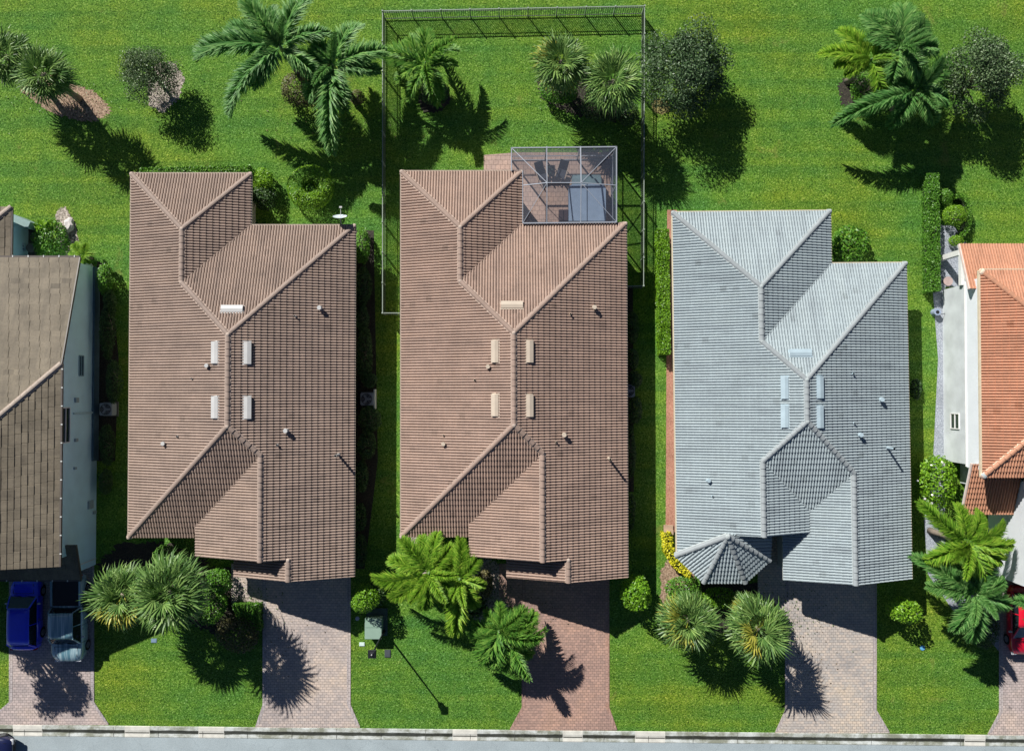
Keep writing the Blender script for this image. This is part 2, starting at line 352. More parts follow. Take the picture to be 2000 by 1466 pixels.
bed(1290, 208, 18, 15, DRYG, "dry grass patch beneath the fence beside the oak")
bed(1678, 176, 40, 42, SOIL, "mulch bed beneath the feather palm right of the yard", 0.6)
bed(820, 1085, 30, 48, PMULCH, "pale pebble bed at the corner of the middle house")
bed(955, 1170, 40, 80, PMULCH, "pebble bed beside the middle house entry path")
bed(1322, 1140, 34, 60, MULCH, "brown mulch bed beneath the turret of the grey-roofed house")
bed(1440, 1190, 120, 56, SOIL, "dark planting bed before the grey-roofed house", 0.15)
bed(430, 1170, 84, 62, SOIL, "dark planting bed beside the first driveway", 0.1)
bed(300, 1110, 110, 50, SOIL, "dark planting bed below the large fan palms")
bed(130, 455, 22, 46, PMULCH, "sandy bed at the back corner of the left house", -0.2)
sheet("planting_bed", px_pts([(1303, 410), (1322, 410), (1322, 1040), (1300, 1040)]), 0.011, REDM, "red mulch strip along the grey-roofed house", "planting bed")
sheet("planting_bed", px_pts([(505, 1165), (505, 1180), (452, 1178), (452, 1165)]), 0.028, PMULCH, "short pebble strip at the end of the entry path", "planting bed")
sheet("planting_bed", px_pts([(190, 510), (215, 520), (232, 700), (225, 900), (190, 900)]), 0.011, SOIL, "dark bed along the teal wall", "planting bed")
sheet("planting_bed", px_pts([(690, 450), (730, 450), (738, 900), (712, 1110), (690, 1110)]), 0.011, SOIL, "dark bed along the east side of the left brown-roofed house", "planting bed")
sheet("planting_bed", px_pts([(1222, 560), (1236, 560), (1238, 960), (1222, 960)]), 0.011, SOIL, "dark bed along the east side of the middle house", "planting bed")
sheet("planting_bed", px_pts([(1836, 440), (1862, 440), (1890, 480), (1890, 560), (1846, 560), (1846, 900), (1846, 1100), (1880, 1140), (1955, 1200), (1950, 1270), (1925, 1240), (1860, 1190), (1812, 1120), (1804, 1010), (1816, 960), (1822, 905), (1832, 700), (1822, 570), (1836, 560)][::-1]), 0.009, GRAVEL, "blue-grey gravel strip along the white house", "planting bed")

# ------------------------------------------------------------------ roofs
BARREL = [(0.0, 0.0), (0.17, 0.0), (0.27, 0.66), (0.58, 1.0), (0.89, 0.66)]
def clip_poly(poly, tri):
    out = poly
    for i in range(3):
        a = tri[i]; b = tri[(i + 1) % 3]; inp = out; out = []
        if not inp: return []
        def side(p): return (b[0] - a[0]) * (p[1] - a[1]) - (b[1] - a[1]) * (p[0] - a[0])
        for j in range(len(inp)):
            p = inp[j]; q = inp[(j + 1) % len(inp)]; sp, sq = side(p), side(q)
            if sp >= 0: out.append(p)
            if (sp >= 0) != (sq >= 0):
                t = sp / (sp - sq); out.append((p[0] + (q[0] - p[0]) * t, p[1] + (q[1] - p[1]) * t, p[2] + (q[2] - p[2]) * t))
    return out
class Tiles:
    def __init__(s, pitch=0.170, course=0.372, amp=0.078, lift=0.052, style='barrel'):
        s.V = []; s.F = []; s.U = []; s.pitch = pitch; s.course = course; s.amp = amp; s.lift = lift; s.style = style
    def plane(s, poly):
        """poly: 3d polygon in world space; tiles run down its slope"""
        poly = [Vector(p) for p in poly]
        n = Vector((0, 0, 0))
        for i in range(len(poly)): n += poly[i].cross(poly[(i + 1) % len(poly)])
        n.normalize()
        if n.z < 0: n = -n
        down = (Vector((0, 0, -1)) + n * n.z).normalized(); ac = n.cross(down).normalized()
        o = min(poly, key=lambda p: p.z)
        # right-handed (ac, up) frame seen along +n
        up = -down
        flip = ac.cross(up).dot(n) < 0
        if flip: ac = -ac
        pts = [((p - o).dot(ac), (p - o).dot(up)) for p in poly]
        tris = tessellate_polygon([[Vector((x, y, 0)) for x, y in pts]])
        cr = s.course; pt = s.pitch
        for t in tris:
            tri = [pts[i] for i in t]
            if (tri[1][0] - tri[0][0]) * (tri[2][1] - tri[0][1]) - (tri[1][1] - tri[0][1]) * (tri[2][0] - tri[0][0]) < 0: tri = tri[::-1]
            y0 = min(p[1] for p in tri); y1 = max(p[1] for p in tri)
            for k in range(int(math.floor(y0 / cr)), int(math.floor(y1 / cr)) + 1):
                ya, yb = max(k * cr, y0), min((k + 1) * cr, y1)
                if yb - ya < 1e-5: continue
                xs = []
                for i in range(3):
                    a = tri[i]; b = tri[(i + 1) % 3]
                    for yy in (ya, yb):
                        if (a[1] - yy) * (b[1] - yy) <= 0 and abs(a[1] - b[1]) > 1e-9:
                            xs.append(a[0] + (b[0] - a[0]) * (yy - a[1]) / (b[1] - a[1]))
                    if ya <= a[1] <= yb: xs.append(a[0])
                if not xs: continue
                xa, xb = min(xs), max(xs)
                if s.style == 'barrel':
                    cols = []
                    for j in range(int(math.floor(xa / pt)), int(math.floor(xb / pt)) + 2):
                        for q, h in BARREL: cols.append(((j + q) * pt, h * s.amp))
                else:
                    off = 0.5 * pt * (k % 2) + 0.11 * ((k * 7) % 5)
                    cols = []
                    for j in range(int(math.floor((xa - off) / pt)) - 1, int(math.floor((xb - off) / pt)) + 2):
                        hh = 0.012 * ((j * 13 + k * 7) % 4) / 3
                        cols += [((j) * pt + off, 0.0), ((j + 0.03) * pt + off, hh + .012), ((j + 0.97) * pt + off, hh + .012)]
                cols = [c for i, c in enumerate(cols) if (i + 1 >= len(cols) or cols[i + 1][0] > xa) and (i == 0 or cols[i - 1][0] < xb)]
                ka, kb = k * cr, (k + 1) * cr
                LO = s.lift
                def hgt(h, y): return h + LO * (1 - (y - ka) / cr) * 1.0
                for c0, c1 in zip(cols[:-1], cols[1:]):
                    if c1[0] - c0[0] < 1e-6: continue
                    quad = [(c0[0], ka, hgt(c0[1], ka)), (c1[0], ka, hgt(c1[1], ka)), (c1[0], kb, hgt(c1[1], kb)), (c0[0], kb, hgt(c0[1], kb))]
                    cp = clip_poly(quad, tri)
                    if len(cp) >= 3: s._face(cp, o, ac, up, n)
                    if k > 0:
                        # riser at the nose of this course (clipped along x)
                        if y0 <= ka <= y1:
                            xl, xr = max(c0[0], xa_at(tri, ka)[0]), min(c1[0], xa_at(tri, ka)[1])
                            if xr - xl > 1e-4:
                                def hh(x, L): 
                                    f = (x - c0[0]) / (c1[0] - c0[0]); return c0[1] + (c1[1] - c0[1]) * f + L
                                s._face([(xl, ka, hh(xl, -0.004)), (xr, ka, hh(xr, -0.004)), (xr, ka, hh(xr, LO)), (xl, ka, hh(xl, LO))], o, ac, up, n)
    def _face(s, cp, o, ac, up, n):
        b = len(s.V)
        for x, y, h in cp:
            p = o + ac * x + up * y + n * h; s.V.append((p.x, p.y, p.z)); s.U.append((x + 50, y + 50))
        s.F.append(tuple(range(b, b + len(cp))))
    def build(s, name, m, parent):
        o = mesh_obj(name, s.V, s.F, m, parent)
        uvl = o.data.uv_layers.new(name="UVMap")
        arr = np.array(s.U, dtype=np.float32); idx = np.empty(len(o.data.loops), dtype=np.int32)
        o.data.loops.foreach_get("vertex_index", idx)
        uvl.data.foreach_set("uv", arr[idx].ravel())
        return o
def xa_at(tri, y):
    xs = []
    for i in range(3):
        a = tri[i]; b = tri[(i + 1) % 3]
        if (a[1] - y) * (b[1] - y) <= 0 and abs(a[1] - b[1]) > 1e-9: xs.append(a[0] + (b[0] - a[0]) * (y - a[1]) / (b[1] - a[1]))
    return (min(xs), max(xs)) if xs else (1, 0)

def ridge_caps(a, b, m, mort, parent, r=0.145, seg=0.40, z_up=0.05, flat=False, showj=0.018):
    """a row of overlapping barrel cap tiles on a light mortar bed, from low end a to high end b"""
    a = Vector(a) + Vector((0, 0, z_up)); b = Vector(b) + Vector((0, 0, z_up))
    if a.z > b.z: a, b = b, a
    d = (b - a); L = d.length; d.normalize(); sd = d.cross(Vector((0, 0, 1))).normalized(); u = sd.cross(d).normalized()
    n = max(1, round(L / seg)); sl = L / n; mb = MB(); K = 7
    for i in range(n):
        p0 = a + d * (i * sl - 0.02); p1 = a + d * ((i + 1) * sl + 0.03)
        vs = []
        for p, rr, lf in ((p0, r * 1.06, showj), (p1, r * 0.92, 0.0)):
            for k in range(K):
                an = math.pi * k / (K - 1)
                vs.append(p + sd * math.cos(an) * rr + u * (math.sin(an) * rr * (0.55 if flat else 0.8) + lf - 0.02))
        fs = [(k, k + 1, K + k + 1, K + k) for k in range(K - 1)] + [tuple(range(K))[::-1], tuple(range(K, 2 * K))]
        mb.add(vs, fs)
    o = mb.build("ridge_cap", m, parent)
    if mort is not None:
        m2 = MB(); w = r * 1.42
        vs = [p + sd * s * w + u * h for p in (a, b) for s, h in ((-1, -0.10), (1, -0.10), (0.85, 0.0), (-0.85, 0.0))]
        m2.add(vs, [(0, 1, 2, 3), (7, 6, 5, 4), (0, 4, 5, 1), (1, 5, 6, 2), (2, 6, 7, 3), (3, 7, 4, 0)])
        m2.build("mortar_bed", mort, parent)
    return o
def mortar_knob(p, m, parent, r=0.13):
    bm = bmesh.new(); bmesh.ops.create_icosphere(bm, subdivisions=2, radius=r)
    for v in bm.verts: v.co.z *= 0.7; v.co += Vector((math.sin(v.co.x * 30), math.cos(v.co.y * 27), 0)) * 0.012
    me = bpy.data.meshes.new("mortar_cap"); bm.to_mesh(me); bm.free(); me.materials.append(m)
    o = bpy.data.objects.new("mortar_cap", me); o.location = p; link(o, parent)

def vent(name, c, sx, sy, zoff, m, parent, slope, axis):
    """off-ridge roof vent: a low hooded box lying on the slope. axis: unit vec down the slope (3d)"""
    d = Vector(axis).normalized(); side = Vector((0, 0, 1)).cross(d).normalized(); n = d.cross(side).normalized()
    if n.z < 0: n = -n
    vs = []
    # sx = length across the slope, sy = length down the slope
    prof = [(-sy / 2, 0.02), (-sy / 2, 0.07), (-sy * 0.05, 0.15), (sy / 2, 0.16), (sy / 2, 0.09), (sy / 2 - .03, 0.02)]
    for s in (-sx / 2, sx / 2):
        for x, h in prof: vs.append(c + side * s + d * x + n * (h + zoff))
    k = len(prof); mb = MB()
    mb.add(vs, [tuple(range(k)), tuple(range(k, 2 * k))[::-1]] + [(i, (i + 1) % k, k + (i + 1) % k, k + i) for i in range(k)])
    o = mb.build(name, m, parent)
    # flashing skirt
    mf = MB(); w = 0.07
    mf.add([c + side * a + d * b2 + n * (zoff + 0.03) for a, b2 in ((-sx / 2 - w, -sy / 2 - w), (sx / 2 + w, -sy / 2 - w), (sx / 2 + w, sy / 2 + .02), (-sx / 2 - w, sy / 2 + .02))], [(0, 1, 2, 3)])
    mf.build("flashing", m, o)
    return o
def pipe(c, h, r, m, parent, hood=False):
    mb = MB(); z0 = c.z - 0.1
    mb.disc((c.x, c.y), r, z0, c.z + h, 12)
    if hood:
        mb.disc((c.x, c.y), r * 1.5, c.z + h - 0.02, c.z + h + 0.08, 12, r * 1.3); mb.disc((c.x, c.y), r * 1.6, z0, c.z + 0.10, 12, r * 1.1)
    else:
        mb.disc((c.x, c.y), r * 1.9, z0, c.z + 0.09, 12, r * 1.1)
        mb.disc((c.x, c.y), r * 1.12, c.z + h - 0.04, c.z + h, 12)
    return mb.build("vent_pipe", m, parent)

STUCCO = mat("cream_stucco", (0.62, 0.56, 0.47), 0.85, bump=0.3, bscale=60, var=0.06)
GSTUC = mat("white_stucco", (0.56, 0.60, 0.61), 0.85, bump=0.4, bscale=30, var=0.13, scale=1.1)
GLASS = mat("window_glass", (0.02, 0.03, 0.035), 0.08, spec=0.8, var=0.02)
WHITE = mat("white_paint", (0.72, 0.72, 0.70), 0.5, var=0.04)
BLACK = mat("black_metal", (0.012, 0.013, 0.016), 0.4, var=0.1)
def window_on(parent, p, nrm, w, h, m=None):
    """window on a vertical wall at p (centre) facing nrm"""
    nrm = Vector(nrm).normalized(); sd = Vector((0, 0, 1)).cross(nrm)
    def q(a, b, c): return p + sd * a + Vector((0, 0, b)) + nrm * c
    mb = MB(); t = 0.06
    for a0, b0, a1, b1 in ((-w / 2, -h / 2, w / 2, -h / 2), (-w / 2, h / 2, w / 2, h / 2), (-w / 2, -h / 2, -w / 2, h / 2), (w / 2, -h / 2, w / 2, h / 2), (-w / 2, 0, w / 2, 0)):
        mb.bar(q(a0, b0, 0.03), q(a1, b1, 0.03), t, 0.07)
    o = mb.build("window", m or WHITE, parent)
    g = MB(); g.add([q(-w / 2, -h / 2, 0.012), q(w / 2, -h / 2, 0.012), q(w / 2, h / 2, 0.012), q(-w / 2, h / 2, 0.012)], [(0, 1, 2, 3)])
    g.build("pane", GLASS, o)
    return o

HE = 2.65; PITCH = 0.378
def detached_house(name, label, spec, tm, capm, mortm, ventm, fascm, wallm, turret=False):
    root = empty(name); tag(root, label, "house", "tiled single-storey houses in a row")
    a = spec['rot']; ca, sa = math.cos(a), math.sin(a); O = P(*spec['TL'], HE); O.z = 0
    def W3(lx, ly, z): return Vector((O.x + lx * ca - ly * sa, O.y + lx * sa + ly * ca, z))
    def Lc(p): q = p - O; return (q.x * ca + q.y * sa, -q.x * sa + q.y * ca)
    def LP(px, z=HE): return Lc(P(px[0], px[1], z))
    XL = (LP(spec['TL'])[0] + LP(spec['FL'])[0]) / 2
    YT = (LP(spec['TL'])[1] + LP(spec['TW'])[1]) / 2; XW = LP(spec['TW'])[0]
    XR = (LP(spec['TR'])[0] + LP(spec['BR'])[0]) / 2; YB = LP(spec['TR'])[1]; YF = LP(spec['FL'])[1]
    p = PITCH
    zR = lambda x: HE + p * (XR - x)
    zL = lambda x: HE + p * (x - XL)
    def solve(px, zf, idx=0):
        z = 4.0
        for _ in range(12): l = Lc(P(px[0], px[1], z)); z = zf(l[0])
        return l, z
    root.location = W3((XL + XR) / 2, (YT + YF) / 2, 0); root.rotation_euler = (0, 0, a); OFF = root.location.copy()
    bpy.context.view_layer.update()
    INV = root.matrix_basis.inverted()
    xm = (XL + XR) / 2; zm = zR(xm); ytop = YB - (XR - xm); ybot = YF + (XR - xm)
    xw = (XL + XW) / 2; zw = zL(xw); ywt = YT - (XW - xw); ywb = YB - (xw - XL)
    (xg, yg), zg = solve(spec['G2'], zR)            # garage ridge end
    yg2top = YF + (XR - xg)
    # left eave of garage gable
    l, z2 = solve(spec['G2L'], lambda x: zg - p * (xg - x)); xg2l = l[0]
    planes = []; ridges = []; knobs = []; eaves = []; walls = []
    def pl(*pts): planes.append([W3(*q) for q in pts])
    def rg(a_, b_, **k): ridges.append((W3(*a_), W3(*b_), k))
    yv = yg2top - (xg - xg2l)                        # valley bottom of garage left slope on the front plane
    if not turret:
        pl((XL, YT, HE), (xw, ywt, zw), (xw, ywb, zw), (xm, ytop, zm), (xm, ybot, zm), (XL, YF, HE))       # west slope
        (x3, y3), z3 = solve(spec['G3'], zR)
        l, z3l = solve(spec['G3L'], lambda x: z3 - p * (x3 - x)); x3l = l[0]
        y3t = yg + 0.9
        pl((XR, YB, HE), (XR, y3, HE), (x3, y3, z3), (x3, yg, z3), (xg, yg, zg), (xg, yg2top, zg), (xm, ybot, zm), (xm, ytop, zm))
        pl((x3, y3, z3), (x3, y3t, z3), (x3l, y3t, z3l), (x3l, y3, z3l))
        rg((x3, y3, z3), (x3, yg - 0.02, z3), showj=0.03)
        pl((XL, YF, HE), (xm, ybot, zm), (xg, yg2top, zg), (xg2l, yv, z2), (xg2l, YF, HE))
        rg((XL, YF, HE), (xm, ybot, zm))
        front_polys = True
    else:
        (x4, y4), z4 = solve(spec['G4'], zL)
        l, z4r = solve(spec['G4R'], lambda x: z4 - p * (x - x4)); x4r = l[0]
        y4top = YF + (x4 - XL)
        yT = YF - 1.15; xt = LP((1421, 1047), 4.0)[0]
        pl((XL, YT, HE), (xw, ywt, zw), (xw, ywb, zw), (xm, ytop, zm), (xm, ybot, zm), (x4, y4top, z4), (x4, y4, z4), (xt, y4, zL(xt)), (XL, yT, HE))
        pl((XR, YB, HE), (XR, yg, HE), (xg, yg, zg), (xg, yg2top, zg), (xm, ybot, zm), (xm, ytop, zm))
        yc4 = y4top - (x4r - x4)
        # front plane between the two gables down to where the valleys meet
        xc = ((x4 + y4top) - (-xg + yg2top)) / 2.0; yc = y4top - (xc - x4)
        if xc > x4r: xc = x4r; yc = y4top - (x4r - x4)
        zc = HE + p * (yc - YF)
        zc2 = yg2top - (xg - x4r)
        pl((xm, ybot, zm), (xg, yg2top, zg), (x4r, zc2, HE + p * (zc2 - YF)), (x4r, yc4, HE + p * (yc4 - YF)), (x4, y4top, z4))
        pl((x4, y4top, z4), (x4, y4, z4), (x4r, y4, z4r), (x4r, yc4, z4r))
        rg((x4, y4top, z4), (xm, ybot, zm), showj=0.03); rg((x4, y4, z4), (x4, y4top, z4), showj=0.03)
        knobs.append(W3(x4, y4top, z4 + .08))
    # garage left slope
    if not turret: pl((xg, yg2top, zg), (xg, yg, zg), (xg2l, yg, z2), (xg2l, yv, z2))
    else: pl((xg, yg2top, zg), (xg, yg, zg), (xg2l, yg, z2), (xg2l, yv - 0.0, z2))
    pl((XL, YT, HE), (XW, YT, HE), (xw, ywt, zw))                                          # north hip of the wing
    pl((XW, YT, HE), (XW, YB, HE), (xw, ywb, zw), (xw, ywt, zw))                            # east slope of the wing
    pl((XW, YB, HE), (XR, YB, HE), (xm, ytop, zm), (xw, ywb, zw))                           # north slope
    rg((XL, YT, HE), (xw, ywt, zw)); rg((XW, YT, HE), (xw, ywt, zw)); rg((xw, ywb, zw), (xw, ywt - 0.001, zw))
    rg((xw, ywb, zw), (xm, ytop, zm)); rg((XR, YB, HE), (xm, ytop, zm)); rg((xm, ybot, zm), (xm, ytop, zm))
    rg((xg, yg2top, zg), (xm, ybot, zm), showj=0.035); rg((xg, yg, zg), (xg, yg2top, zg), showj=0.035)
    for q in ((xw, ywt, zw), (xw, ywb, zw), (xm, ytop, zm), (xm, ybot, zm), (xg, yg2top, zg), (XL, YT, HE), (XW, YT, HE), (XR, YB, HE), (XL, YF if not turret else yT, HE)): knobs.append(W3(q[0], q[1], q[2] + .09))
    if not turret: knobs.append(W3(x3, yg, z3 + .09))
    def loc(v): return INV @ Vector(v)
    roof_under = MB()
    for q in planes:
        n = len(q); up = [loc(v) + Vector((0, 0, -0.012)) for v in q]; dn = [loc(v) + Vector((0, 0, -0.16)) for v in q]
        roof_under.add(up, [tuple(range(n))]); roof_under.add(dn, [tuple(range(n))])
        roof_under.add(up + dn, [(i, (i + 1) % n, n + (i + 1) % n, n + i) for i in range(n)])
    me = mesh_obj("roof", roof_under.v, roof_under.f, fascm, root)
    T = Tiles()
    for q in planes: T.plane([loc(v) for v in q])
    T.build("roof_tiles", tm, me)
    for a_, b_, k in ridges: ridge_caps(loc(a_), loc(b_), capm, mortm, me, **k)
    for q in knobs: mortar_knob(loc(q), mortm, me)
    # gutters: thin trim along the straight eaves
    g = MB()
    def gut(a_, b_):
        a_, b_ = loc(W3(*a_)), loc(W3(*b_)); g.bar(a_, b_, 0.09, 0.12)
    e = 0.05
    gut((XL - e, YT + e, HE - .02), (XL - e, YF - (0 if not turret else 1.1), HE - .02)); gut((XL - e, YT + e, HE - .02), (XW + e, YT + e, HE - .02))
    gut((XW + e, YT, HE - .02), (XW + e, YB + e, HE - .02)); gut((XW + e, YB + e, HE - .02), (XR + e, YB + e, HE - .02))
    gut((XR + e, YB, HE - .02), (XR + e, (y3 if not turret else yg), HE - .02))
    g.build("gutter", spec.get('gut', fascm), me)
    if turret:
        # open-angled turret roof: an eight-sided hip with its tip on the lower west slope
        A = P(1421, 1047, 4.25)
        ring = [P(x, y, 2.68) for x, y in ((1319, 1085), (1374, 1137), (1455, 1137), (1503, 1094), (1506, 1046), (1440, 1028))]
        TT = Tiles(pitch=0.20, course=0.33)
        tu = MB()
        for i in range(len(ring) - 1):
            tri = [loc(A), loc(ring[i]), loc(ring[(i + 1) % len(ring)])]; TT.plane(tri)
            tu.add([v + Vector((0, 0, -.012)) for v in tri], [(0, 1, 2)]); tu.add([v + Vector((0, 0, -.16)) for v in tri], [(0, 1, 2)])
            a2, b2 = tri[1], tri[2]; tu.add([a2, b2, b2 + Vector((0, 0, -.16)), a2 + Vector((0, 0, -.16))], [(0, 1, 2, 3)])
        tr = tu.build("turret_roof", fascm, root)
        TT.build("roof_tiles", tm, tr)
        for i in range(4): ridge_caps(loc(ring[i]), loc(A), capm, mortm, tr, showj=0.035, r=0.15)
        mortar_knob(loc(A) + Vector((0, 0, .1)), mortm, tr, 0.18)
        wm = MB(); cen = sum((loc(v) for v in ring), Vector()) / len(ring)
        wm.prism([(cen.x + (loc(v).x - cen.x) * 0.84, cen.y + (loc(v).y - cen.y) * 0.84) for v in ring], 0, 2.62)
        wm.build("turret_wall", wallm, root)
    # walls
    wl = MB(); o_ = 0.5
    def blk(x0, y0, x1, y1, h=2.5):
        c = loc(W3((x0 + x1) / 2, (y0 + y1) / 2, h / 2)); wl.box(c, (abs(x1 - x0), abs(y1 - y0), h))
    yend = (y3 if not turret else yg) + 0.35
    blk(XL + o_, YF + o_, XR - o_, YB - o_); blk(XL + o_ + .004, YB - o_, XW - o_, YT - o_, 2.496)
    if turret: blk(xg2l + o_, yend, XR - o_ - .004, YF + o_, 2.492)
    else: blk(x3l + .35, yend, XR - o_ - .004, YF + o_, 2.492); blk(xg2l + .4, yg + .3, x3l + .35, YF + o_, 2.488)
    # gable infill of the garage
    gx, gz = (x3, z3) if not turret else (xg, zg); gl = (x3l if not turret else xg2l)
    gl_z = (z3l if not turret else z2)
    tri = [W3(gl + .3, yend, 2.4), W3(XR - .3, yend, 2.4), W3(XR - .35, yend, HE - .05), W3(gx, yend, gz - .18), W3(gl + .35, yend, gl_z - .12)]
    t2 = [v + W3(0, .2, 0) - W3(0, 0, 0) for v in tri]
    nn = len(tri); wl.add([loc(v) for v in tri + t2], [tuple(range(nn)), tuple(range(nn, 2 * nn))[::-1]] + [(i, (i + 1) % nn, nn + (i + 1) % nn, nn + i) for i in range(nn)])
    if not turret:
        ye = yg + .3
        tri = [W3(xg2l + .35, ye, 2.4), W3(x3, ye, 2.4), W3(x3, ye, z3 - .2), W3(xg, ye, zg - .18), W3(xg2l + .35, ye, z2 - .12)]
        t2 = [v + W3(0, .15, 0) - W3(0, 0, 0) for v in tri]
        wl.add([loc(v) for v in tri + t2], [tuple(range(nn)), tuple(range(nn, 2 * nn))[::-1]] + [(i, (i + 1) % nn, nn + (i + 1) % nn, nn + i) for i in range(nn)])
    else:
        ye = y4 + .25
        tri = [W3(x4 - 1.6, ye, 2.4), W3(x4r - .2, ye, 2.4), W3(x4r - .2, ye, z4r - .12), W3(x4, ye, z4 - .18), W3(x4 - 1.6, ye, zL(x4 - 1.6) - .16)]
        t2 = [v + W3(0, .15, 0) - W3(0, 0, 0) for v in tri]
        wl.add([loc(v) for v in tri + t2], [tuple(range(nn)), tuple(range(nn, 2 * nn))[::-1]] + [(i, (i + 1) % nn, nn + (i + 1) % nn, nn + i) for i in range(nn)])
    wl.build("wall", wallm, root)
    # garage door, windows
    gd = MB(); gw = XR - .5 - (gl + .35) - 1.1
    cx = ((XR - .5) + (gl + .35)) / 2
    gd.box(loc(W3(cx, yend - .03, 1.08)), (min(gw, 4.9), 0.05, 2.15))
    for kk in range(4): gd.box(loc(W3(cx, yend - .06, 0.3 + kk * 0.52)), (min(gw, 4.9) - .1, 0.03, 0.44))
    gd.build("garage_door", WHITE, root)
    for fy in (0.25, 0.5, 0.75):
        yy = YF + (YB - YF) * fy
        for xx, nx in ((XL + o_, -1), (XR - o_, 1)):
            window_on(root, loc(W3(xx, yy, 1.5)), (nx, 0, 0), 1.2, 1.2)
    window_on(root, loc(W3((XL + XW) / 2, YT - o_, 1.5)), (0, 1, 0), 1.8, 1.2)
    # vents and pipes
    zf = {'L': zL, 'R': zR}
    ax = {'L': W3(-1, 0, -p) - W3(0, 0, 0), 'R': W3(1, 0, -p) - W3(0, 0, 0), 'B': W3(0, 1, -p) - W3(0, 0, 0)}
    def hit(px, py, side, zo=0.0):
        z = 4.0
        for _ in range(12):
            l = Lc(P(px, py, z)); z = (HE + p * (YB - l[1]) if side == 'B' else zf[side](l[0])) + zo
        return W3(l[0], l[1], z - zo)
    for (px, py, side) in spec['vents']:
        c = hit(px, py, side, 0.2); d = INV.to_3x3() @ ax[side]
        vent("roof_vent", loc(c), 1.30, 0.42, 0.05, ventm, me, p, d)
    for (px, py, side, h, r) in spec['pipes']:
        c = hit(px, py, side, h); pipe(loc(c) + Vector((0, 0, .05)), h, r, ventm, me, hood=(r > 0.085))
    return dict(XL=XL, XR=XR, W3=W3, root=root)

TB = tile_mat("brown_tiles", (0.320, 0.240, 0.195), 0.05)
TB2 = tile_mat("rosy_brown_tiles", (0.355, 0.252, 0.200), 0.05)
TG = tile_mat("grey_tiles", (0.345, 0.405, 0.425), 0.04, dirt=0.07)
CAPB = mat("brown_cap_tile", (0.27, 0.205, 0.17), 0.7, var=0.1, scale=2, bump=0.1)
CAPB2 = mat("rosy_cap_tile", (0.295, 0.213, 0.172), 0.7, var=0.1, scale=2, bump=0.1)
CAPG = mat("grey_cap_tile", (0.28, 0.31, 0.32), 0.7, var=0.08, scale=2, bump=0.1)
MORB = mat("light_mortar", (0.46, 0.37, 0.31), 0.9, var=0.15, scale=6)
MORG = mat("grey_mortar", (0.38, 0.42, 0.42), 0.9, var=0.12, scale=6)
VW = mat("white_vent", (0.50, 0.50, 0.49), 0.5, var=0.08, scale=1.5); VT = mat("beige_vent", (0.52, 0.44, 0.35), 0.5, var=0.08, scale=1.5); VB = mat("pale_blue_vent", (0.38, 0.48, 0.53), 0.45, var=0.1, scale=1.5)
FASB = mat("brown_fascia", (0.20, 0.14, 0.11), 0.6, var=0.05); FASG = mat("grey_fascia", (0.42, 0.45, 0.44), 0.6, var=0.05)
GUTC = mat("cream_gutter", (0.60, 0.52, 0.38), 0.5, var=0.1)
H1 = detached_house("tiled_house", "brown tile-roofed house on the left with white roof vents", dict(rot=0.0, TL=(256, 340), TW=(490, 340), TR=(690, 441), BR=(693, 1125), FL=(254, 1048),
    G2=(508, 1097), G2L=(383, 1086), G3=(563, 1135), G3L=(458, 1124), gut=mat("tan_gutter", (0.38, 0.31, 0.25), 0.5),
    vents=[(452, 604, 'B'), (420, 688, 'L'), (481, 689, 'R'), (420, 795, 'L'), (481, 796, 'R')],
    pipes=[(624, 601, 'R', .26, .10), (576, 617, 'R', .2, .05), (404, 714, 'L', .18, .09), (374, 739, 'L', .15, .05), (319, 866, 'L', .18, .09), (346, 852, 'L', .15, .05), (558, 841, 'R', .26, .10), (541, 869, 'R', .2, .05), (655, 890, 'R', 1.0, .07)]),
    TB, CAPB, MORB, VW, FASB, STUCCO)
H2 = detached_house("tiled_house", "rosy brown tile-roofed house in the middle with beige roof vents", dict(rot=0.002, TL=(783, 336), TW=(1019, 335), TR=(1220, 437), BR=(1226, 1128), FL=(786, 1047),
    G2=(1060, 1097), G2L=(917, 1080), G3=(1110, 1137), G3L=(990, 1125), gut=mat("tan_gutter", (0.38, 0.31, 0.25), 0.5),
    vents=[(1000, 596, 'B'), (968, 686, 'L'), (1033, 686, 'R'), (968, 791, 'L'), (1033, 792, 'R')],
    pipes=[(1161, 600, 'R', .26, .10), (1114, 613, 'R', .2, .05), (953, 716, 'L', .18, .09), (927, 742, 'L', .15, .05), (866, 867, 'L', .18, .09), (866, 850, 'L', .15, .05), (1102, 849, 'R', .26, .10), (1086, 863, 'R', .2, .05), (1192, 897, 'R', 1.0, .07)]),
    TB2, CAPB2, MORB, VT, FASB, STUCCO)
H3 = detached_house("tiled_house", "pale grey tile-roofed house on the right with a corner turret", dict(rot=0.010, TL=(1317, 417), TW=(1620, 411), TR=(1769, 514), BR=(1778, 1138), FL=(1319, 1050),
    G2=(1671, 1142), G2L=(1530, 1132), G4=(1492, 1048), G4R=(1579, 1045), gut=GUTC,
    vents=[(1565, 690, 'B'), (1535, 757, 'L'), (1601, 756, 'R'), (1535, 813, 'L'), (1601, 814, 'R')],
    pipes=[(1722, 780, 'R', .26, .10), (1667, 730, 'R', .2, .05), (1669, 826, 'R', .2, .05), (1681, 849, 'R', .26, .10), (1746, 876, 'R', 1.0, .07), (1384, 938, 'L', .18, .09), (1392, 969, 'L', .15, .05)]),
    TG, CAPG, MORG, VB, FASG, mat("grey_stucco", (0.5, 0.52, 0.52), 0.85, bump=0.3, bscale=60, var=0.06), turret=True)

